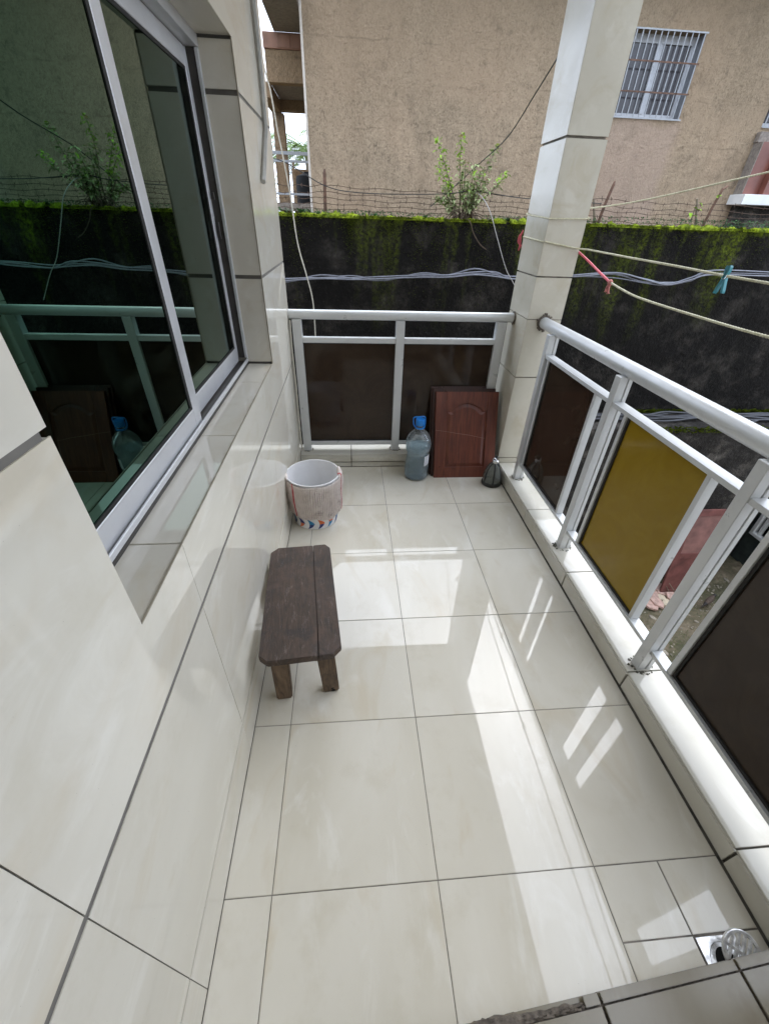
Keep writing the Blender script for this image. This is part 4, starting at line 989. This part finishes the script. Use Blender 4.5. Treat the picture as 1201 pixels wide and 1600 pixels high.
def barred_window(r):
    x0, x1, z0, z1 = r; y = FY + .16
    f = thing_part('window', nb); f.location = (0, 0, 0)
    bm = bmesh.new(); w = .075
    box('window_reveal', (x1 - .006, FY + .002, z0 + .002), (x1 - .0005, y - .001, z1 - .002), REVEAL, f, 0)
    for a, b in (((x0 + .01, y, z0 + .001), (x1 - .001, y + .05, z0 + w)), ((x0 + .01, y, z1 - w - .02), (x1 - .001, y + .05, z1 - .001)), ((x0 + .001, y, z0 + w + .001), (x0 + w, y + .05, z1 - w - .021)), ((x1 - w, y, z0 + w + .001), (x1 - .001, y + .05, z1 - w - .021)), (((x0 + x1) / 2 - .06, y - .01, z0 + w + .001), ((x0 + x1) / 2 - .005, y + .04, z1 - w - .021)), (((x0 + x1) / 2 + .0, y + .01, z0 + w + .001), ((x0 + x1) / 2 + .04, y + .045, z1 - w - .021))): abox(bm, a, b, .002)
    fin('window_frame', bm, FRAMEW, f)
    box('pane', (x0 + w, y + .022, z0 + w), ((x0 + x1) / 2 - .06, y + .026, z1 - w - .02), FGLASS, f, 0); box('pane', ((x0 + x1) / 2 + .04, y + .03, z0 + w), (x1 - w, y + .034, z1 - w - .02), FGLASS, f, 0)
    bm = bmesh.new(); n = 36; q = [[bm.verts.new((x0 + (x1 - x0) * i / n, y + .02 - .012 + .010 * math.sin(i * 2.1), z)) for z in (z0 + w, z1 - w - .02)] for i in range(n + 1)]
    for i, (a, b) in enumerate(zip(q, q[1:])):
        if 12 <= i < 19 and False: continue
        bm.faces.new((a[0], b[0], b[1], a[1]))
    for v in bm.verts: v.co.y += .03
    fin('curtain', bm, CURT, f)
    n = 12
    for i in range(n):
        x = x0 + .03 + (x1 - x0 - .06) * i / (n - 1); tube('bar', [(x, FY - .02, z0 - .01), (x, FY - .02, z1 + .005)], .0085, BARS, f, 6)
    for k, z in enumerate((z0 - .002, z0 + (z1 - z0) * .31, z0 + (z1 - z0) * .66, z1)):
        bm = bmesh.new(); abox(bm, (x0 - .03 if k in (1, 2) else x0, FY - .034, z - .009), (x1 + .012, FY - .0285, z + .009)); fin('cross_bar', bm, RUST2 if k in (1, 2) else BARS, f)
barred_window(W1r); barred_window(W2r)
box('window_ledge', (7.30, FY - .10, 2.83), (8.6, FY - .0005, 2.965), CONC, nb, .006)
for k in range(3): box('ledge_tile', (7.52 + .36 * k, FY - .112, 2.845), (7.86 + .36 * k, FY - .1005, 2.945), WHITEP, nb, .003)
bm = bmesh.new()
box('spandrel', (7.335, FY - .20, 2.135), (7.62, FY - .0006, 2.828), TERRA2, nb, .004); box('spandrel', (7.625, FY - .31, 2.135), (8.7, FY - .0006, 2.828), TERRA2, nb, .004)
box('spandrel_bead', (7.322, FY - .203, 2.13), (7.3345, FY - .0006, 2.83), CONC, nb, .001)
box('spandrel_sill', (7.27, FY - .36, 1.985), (8.8, FY - .0006, 2.132), WHITEP, nb, .006)
box('plinth', (7.40, FY - .12, 1.2), (8.8, FY - .0006, 1.983), ALGAE2, nb, .0)
# porch set back on the left
box('porch_roof', (-.70, 7.9, 3.975), (-.2135, 9.52, 4.16), CONC, nb, .004)
box('terracotta_band', (-.885, 9.50, 3.785), (.0, 9.68, 3.972), TERRA, nb, .008)
for k in range(2): box('terracotta_tile', (-.66 + .22 * k, 9.492, 3.80), (-.45 + .22 * k, 9.4995, 3.955), TERRA, nb, .004)
box('front_beam', (-.875, 9.52, 3.405), (.0, 9.72, 3.783), FAC2, nb, .006)
box('porch_ceiling', (-.86, 9.7205, 3.44), (.0, 11.0, 3.56), CONC, nb, .0)
box('side_beam', (-1.04, 9.7205, 3.25), (-.865, 11.2, 3.45), FAC2, nb, .004)
box('rear_beam', (-.864, 11.0, 3.28), (.3, 11.2, 3.47), FAC2, nb, .004)
box('porch_column', (-1.035, 11.0, 0), (-.812, 11.22, 3.249), FAC2, nb, .006)
box('porch_floor', (-1.3, 9.6, 1.68), (.0, 11.5, 1.80), CONC, nb, .004)
for nm, z0, z1 in (('porch_rail', 2.535, 2.585), ('porch_rail', 2.425, 2.460), ('porch_rail', 1.93, 1.965)):
    box(nm, (-1.4, 10.0, z0), (.0, 10.035, z1), BARS, nb, .003)
for x in (-.93, -.62): box('porch_baluster', (x, 10.004, 1.801), (x + .035, 10.031, 2.424), FAC2, nb, .002)
box('porch_wall', (-.80, 11.6, 1.5), (.8, 11.75, 2.44), FAC2, nb, .0)
tk = thing('water_tank', 'black plastic tank standing on the neighbour porch floor', 'water tank', (-.36, 10.6, 1.801))
lathe('body', [(0, 0), (.26, 0), (.27, .03), (.265, .2), (.27, .22), (.265, .40), (.25, .46), (.12, .50), (.0, .50)], BLACK, tk, 28)
lathe('lid', [(0, .501), (.10, .501), (.10, .53), (0, .54)], BLACK, tk, 20)

# palm tree beyond
pm = thing('palm_tree', 'coconut palm seen through the neighbour porch', 'palm tree', (-.85, 18, GZ))
tube('trunk', crv([(0, 0, 0), (.1, .1, 3), (.0, 0, 6.0)], 6), [.17 - .004 * i for i in range(13)], TRUNK, pm, 10)
rg = random.Random(5)
for k in range(17):
    a = k * 2.399 + .3; el = rg.uniform(.05, 1.0); L = rg.uniform(1.6, 2.2); bm = bmesh.new()
    d = Vector((math.cos(a), math.sin(a), 0)); P = []
    for i in range(13):
        u = i / 12; P.append(Vector((0, 0, 6.0)) + d * L * u * (math.cos(el * .6)) + Vector((0, 0, L * (math.sin(el) * u - .75 * u * u))))
    atube(bm, P, [.018 * (1 - .8 * i / 12) for i in range(13)], 4)
    for i in range(1, 13):
        for h in (0, .33, .66):
            if i == 12 and h: continue
            q = P[i].lerp(P[min(12, i + 1)], h); t_ = (P[min(12, i + 1)] - P[i - 1]).normalized(); s = t_.cross(Vector((0, 0, 1))).normalized()
            for sg in (1, -1):
                ll = .48 * math.sin(math.pi * min(1, (i + h) / 13.5 + .08)) + .08
                leafquad(bm, q, s * sg + t_ * .6 + Vector((0, 0, -.35)), ll, .034, .28)
    fin('frond', bm, PALM, pm)

# ================================================================ YARD BELOW THE RAILING
dr = thing('old_door', 'faded red wooden door leaf leaning against the boundary wall in the yard', 'door', (4.78, 3.45, GZ)); dr.rotation_euler = (-R(9.5), 0, 0)
box('stile', (0, 0, 0), (.08, .035, 1.36), FADED, dr, .004); box('stile', (.50, 0, 0), (.58, .035, 1.36), FADED, dr, .004)
for z in (.0, .62, 1.28): box('rail', (.081, .002, z), (.499, .033, z + (.09 if z else .10)), FADED, dr, .003)
box('panel', (.081, .012, .101), (.499, .024, .619), FADED, dr, 0); box('panel', (.081, .012, .711), (.499, .024, 1.279), FADED2, dr, 0)
rg = random.Random(9)
spots = [(4.72, 3.42), (4.86, 3.48), (4.62, 3.30), (4.78, 3.28), (4.66, 3.46), (4.90, 3.36), (4.56, 3.40), (4.50, 3.24), (4.80, 3.58)]
for k, (x, y) in enumerate(spots):
    n = 6; poly = [((.105 + rg.uniform(-.025, .03)) * math.cos(2 * math.pi * i / n), (.08 + rg.uniform(-.02, .03)) * math.sin(2 * math.pi * i / n)) for i in range(n)]
    o = prism('brick_fragment', poly, -.016, .016, BRICKP if k % 3 else BRICKY, None, .002); o.location = (x, y, GZ + .034 + .012 * (k % 3)); o.rotation_euler = (rg.uniform(-.16, .16), rg.uniform(-.16, .16), rg.uniform(0, 3))
    tag(o, 'broken pale brick piece lying in the small yard heap', 'brick', 'broken bricks in the yard heap')
bd = thing('small_bird', 'small brown bird with a dark head standing in the yard', 'bird', (5.31, 3.22, GZ + .012), R(25))
bm = bmesh.new(); sp = [(-.150, .050, .006, .014), (-.10, .066, .010, .018), (-.062, .084, .024, .024), (-.03, .100, .036, .034), (.005, .116, .040, .040), (.035, .136, .036, .036), (.055, .158, .024, .025), (.066, .174, .023, .024), (.080, .184, .020, .020), (.093, .184, .010, .009), (.118, .180, .001, .001)]
rings = []
for (x, z, ry, rz) in sp: rings.append([bm.verts.new((x, ry * math.cos(2 * math.pi * k / 12), z + rz * math.sin(2 * math.pi * k / 12))) for k in range(12)])
for i, (a, b) in enumerate(zip(rings, rings[1:])):
    for k in range(12): bm.faces.new((a[k], a[(k + 1) % 12], b[(k + 1) % 12], b[k])).material_index = 1 if (i < 2 or i >= 6) else (2 if 6 <= k <= 11 and i > 2 else 0)
bm.faces.new(rings[0][::-1]); bm.faces.new(rings[-1]); fin('body', bm, [BIRDB, BIRDK, BIRDL], bd, None, True)
for s in (-1, 1): tube('leg', [(.0, s * .016, .085), (.008, s * .016, .045), (-.002, s * .016, .002), (.022, s * .016, .0)], .0035, BIRDK, bd, 5)
t = tube('pale_stick', crv([(5.30, 3.25, GZ + .09), (5.33, 3.14, GZ + .05), (5.345, 3.02, GZ + .012)], 4), .006, STEM, n=5); tag(t, 'thin pale stick propped on the ground by the bird', 'stick')
for k, (a, b) in enumerate((((4.83, 3.52, GZ + .25), (5.02, 3.36, GZ + .02)), ((4.81, 3.50, GZ + .20), (4.93, 3.40, GZ + .02)))):
    t = tube('pale_stick', [a, b], .005, STEM, n=5); tag(t, ('longer' if k == 0 else 'shorter') + ' thin pale cane leaning at the foot of the red door', 'stick')
bm = bmesh.new()
for k in range(9000):
    x, y = rg.uniform(2.6, 6.3), rg.uniform(1.0, 3.75)
    if math.sin(x * 2.3 + 1) + math.sin(y * 3.1) + math.sin(x * 5 + y * 4) * .6 < rg.uniform(-.8, 1.2): continue
    leafquad(bm, (x, y, GZ - .005), (rg.uniform(-1, 1), rg.uniform(-1, 1), rg.uniform(.4, 1.3)), rg.uniform(.02, .06), .008, .2)
o = fin('yard_grass', bm, GRASS); o['kind'] = 'stuff'; o['label'] = 'sparse short grass on the damp yard soil'
bm = bmesh.new()
for k in range(1100):
    x, y, q = rg.uniform(2.8, 6.3), rg.uniform(1.2, 3.7), rg.uniform(.006, .018) * (1 + (rg.random() < .06) * 1.4)
    bmesh.ops.create_icosphere(bm, subdivisions=1, radius=q, matrix=Matrix.Translation((x, y, GZ + .004)) @ Matrix.Rotation(rg.uniform(0, 3), 4, 'Z') @ Matrix.Diagonal((1.4, .8, .6, 1)))
o = fin('yard_gravel', bm, plain('pale chips', (.30, .26, .20), .9, var=.5, scale=12)); o['kind'] = 'stuff'; o['label'] = 'scattered pale stone chips on the yard soil'
ob = thing('outbuilding', 'low dark green grimy outbuilding with a louvred vent in the yard', 'outbuilding')
VY0, VY1, VZ0, VZ1 = 3.62, 4.225, -2.21, -1.72
OX = 6.56
bm = bmesh.new()
for a, b in (((OX, 1.2, GZ - .02), (OX + .2, VY0, -1.1)), ((OX, VY1, GZ - .02), (OX + .2, 4.27, -1.1)), ((OX, VY0, GZ - .02), (OX + .2, VY1, VZ0)), ((OX, VY0, VZ1), (OX + .2, VY1, -1.1))): abox(bm, a, b)
fin('wall', bm, DKGREEN, ob); box('back', (OX + .201, 1.2, GZ), (OX + 2.2, 4.27, -1.1), BLACK, ob, 0); box('roof', (OX - .1, 1.1, -1.098), (OX + 2.3, 4.275, -1.0), CONC, ob, .006)
vf = thing_part('vent', ob); w = .05
bm = bmesh.new()
for a, b in (((OX - .02, VY0, VZ0), (OX + .06, VY1, VZ0 + w)), ((OX - .02, VY0, VZ1 - w), (OX + .06, VY1, VZ1)), ((OX - .02, VY0, VZ0 + w + .0005), (OX + .06, VY0 + w, VZ1 - w - .0005)), ((OX - .02, VY1 - w, VZ0 + w + .0005), (OX + .06, VY1, VZ1 - w - .0005))): abox(bm, a, b, .004)
fin('vent_frame', bm, WHITEP, vf)
for k in range(4):
    y = VY0 + w + .055 + k * .12; box('louvre', (OX, y, VZ0 + w + .001), (OX + .05, y + .045, VZ1 - w - .001), WHITEP, vf, .003)
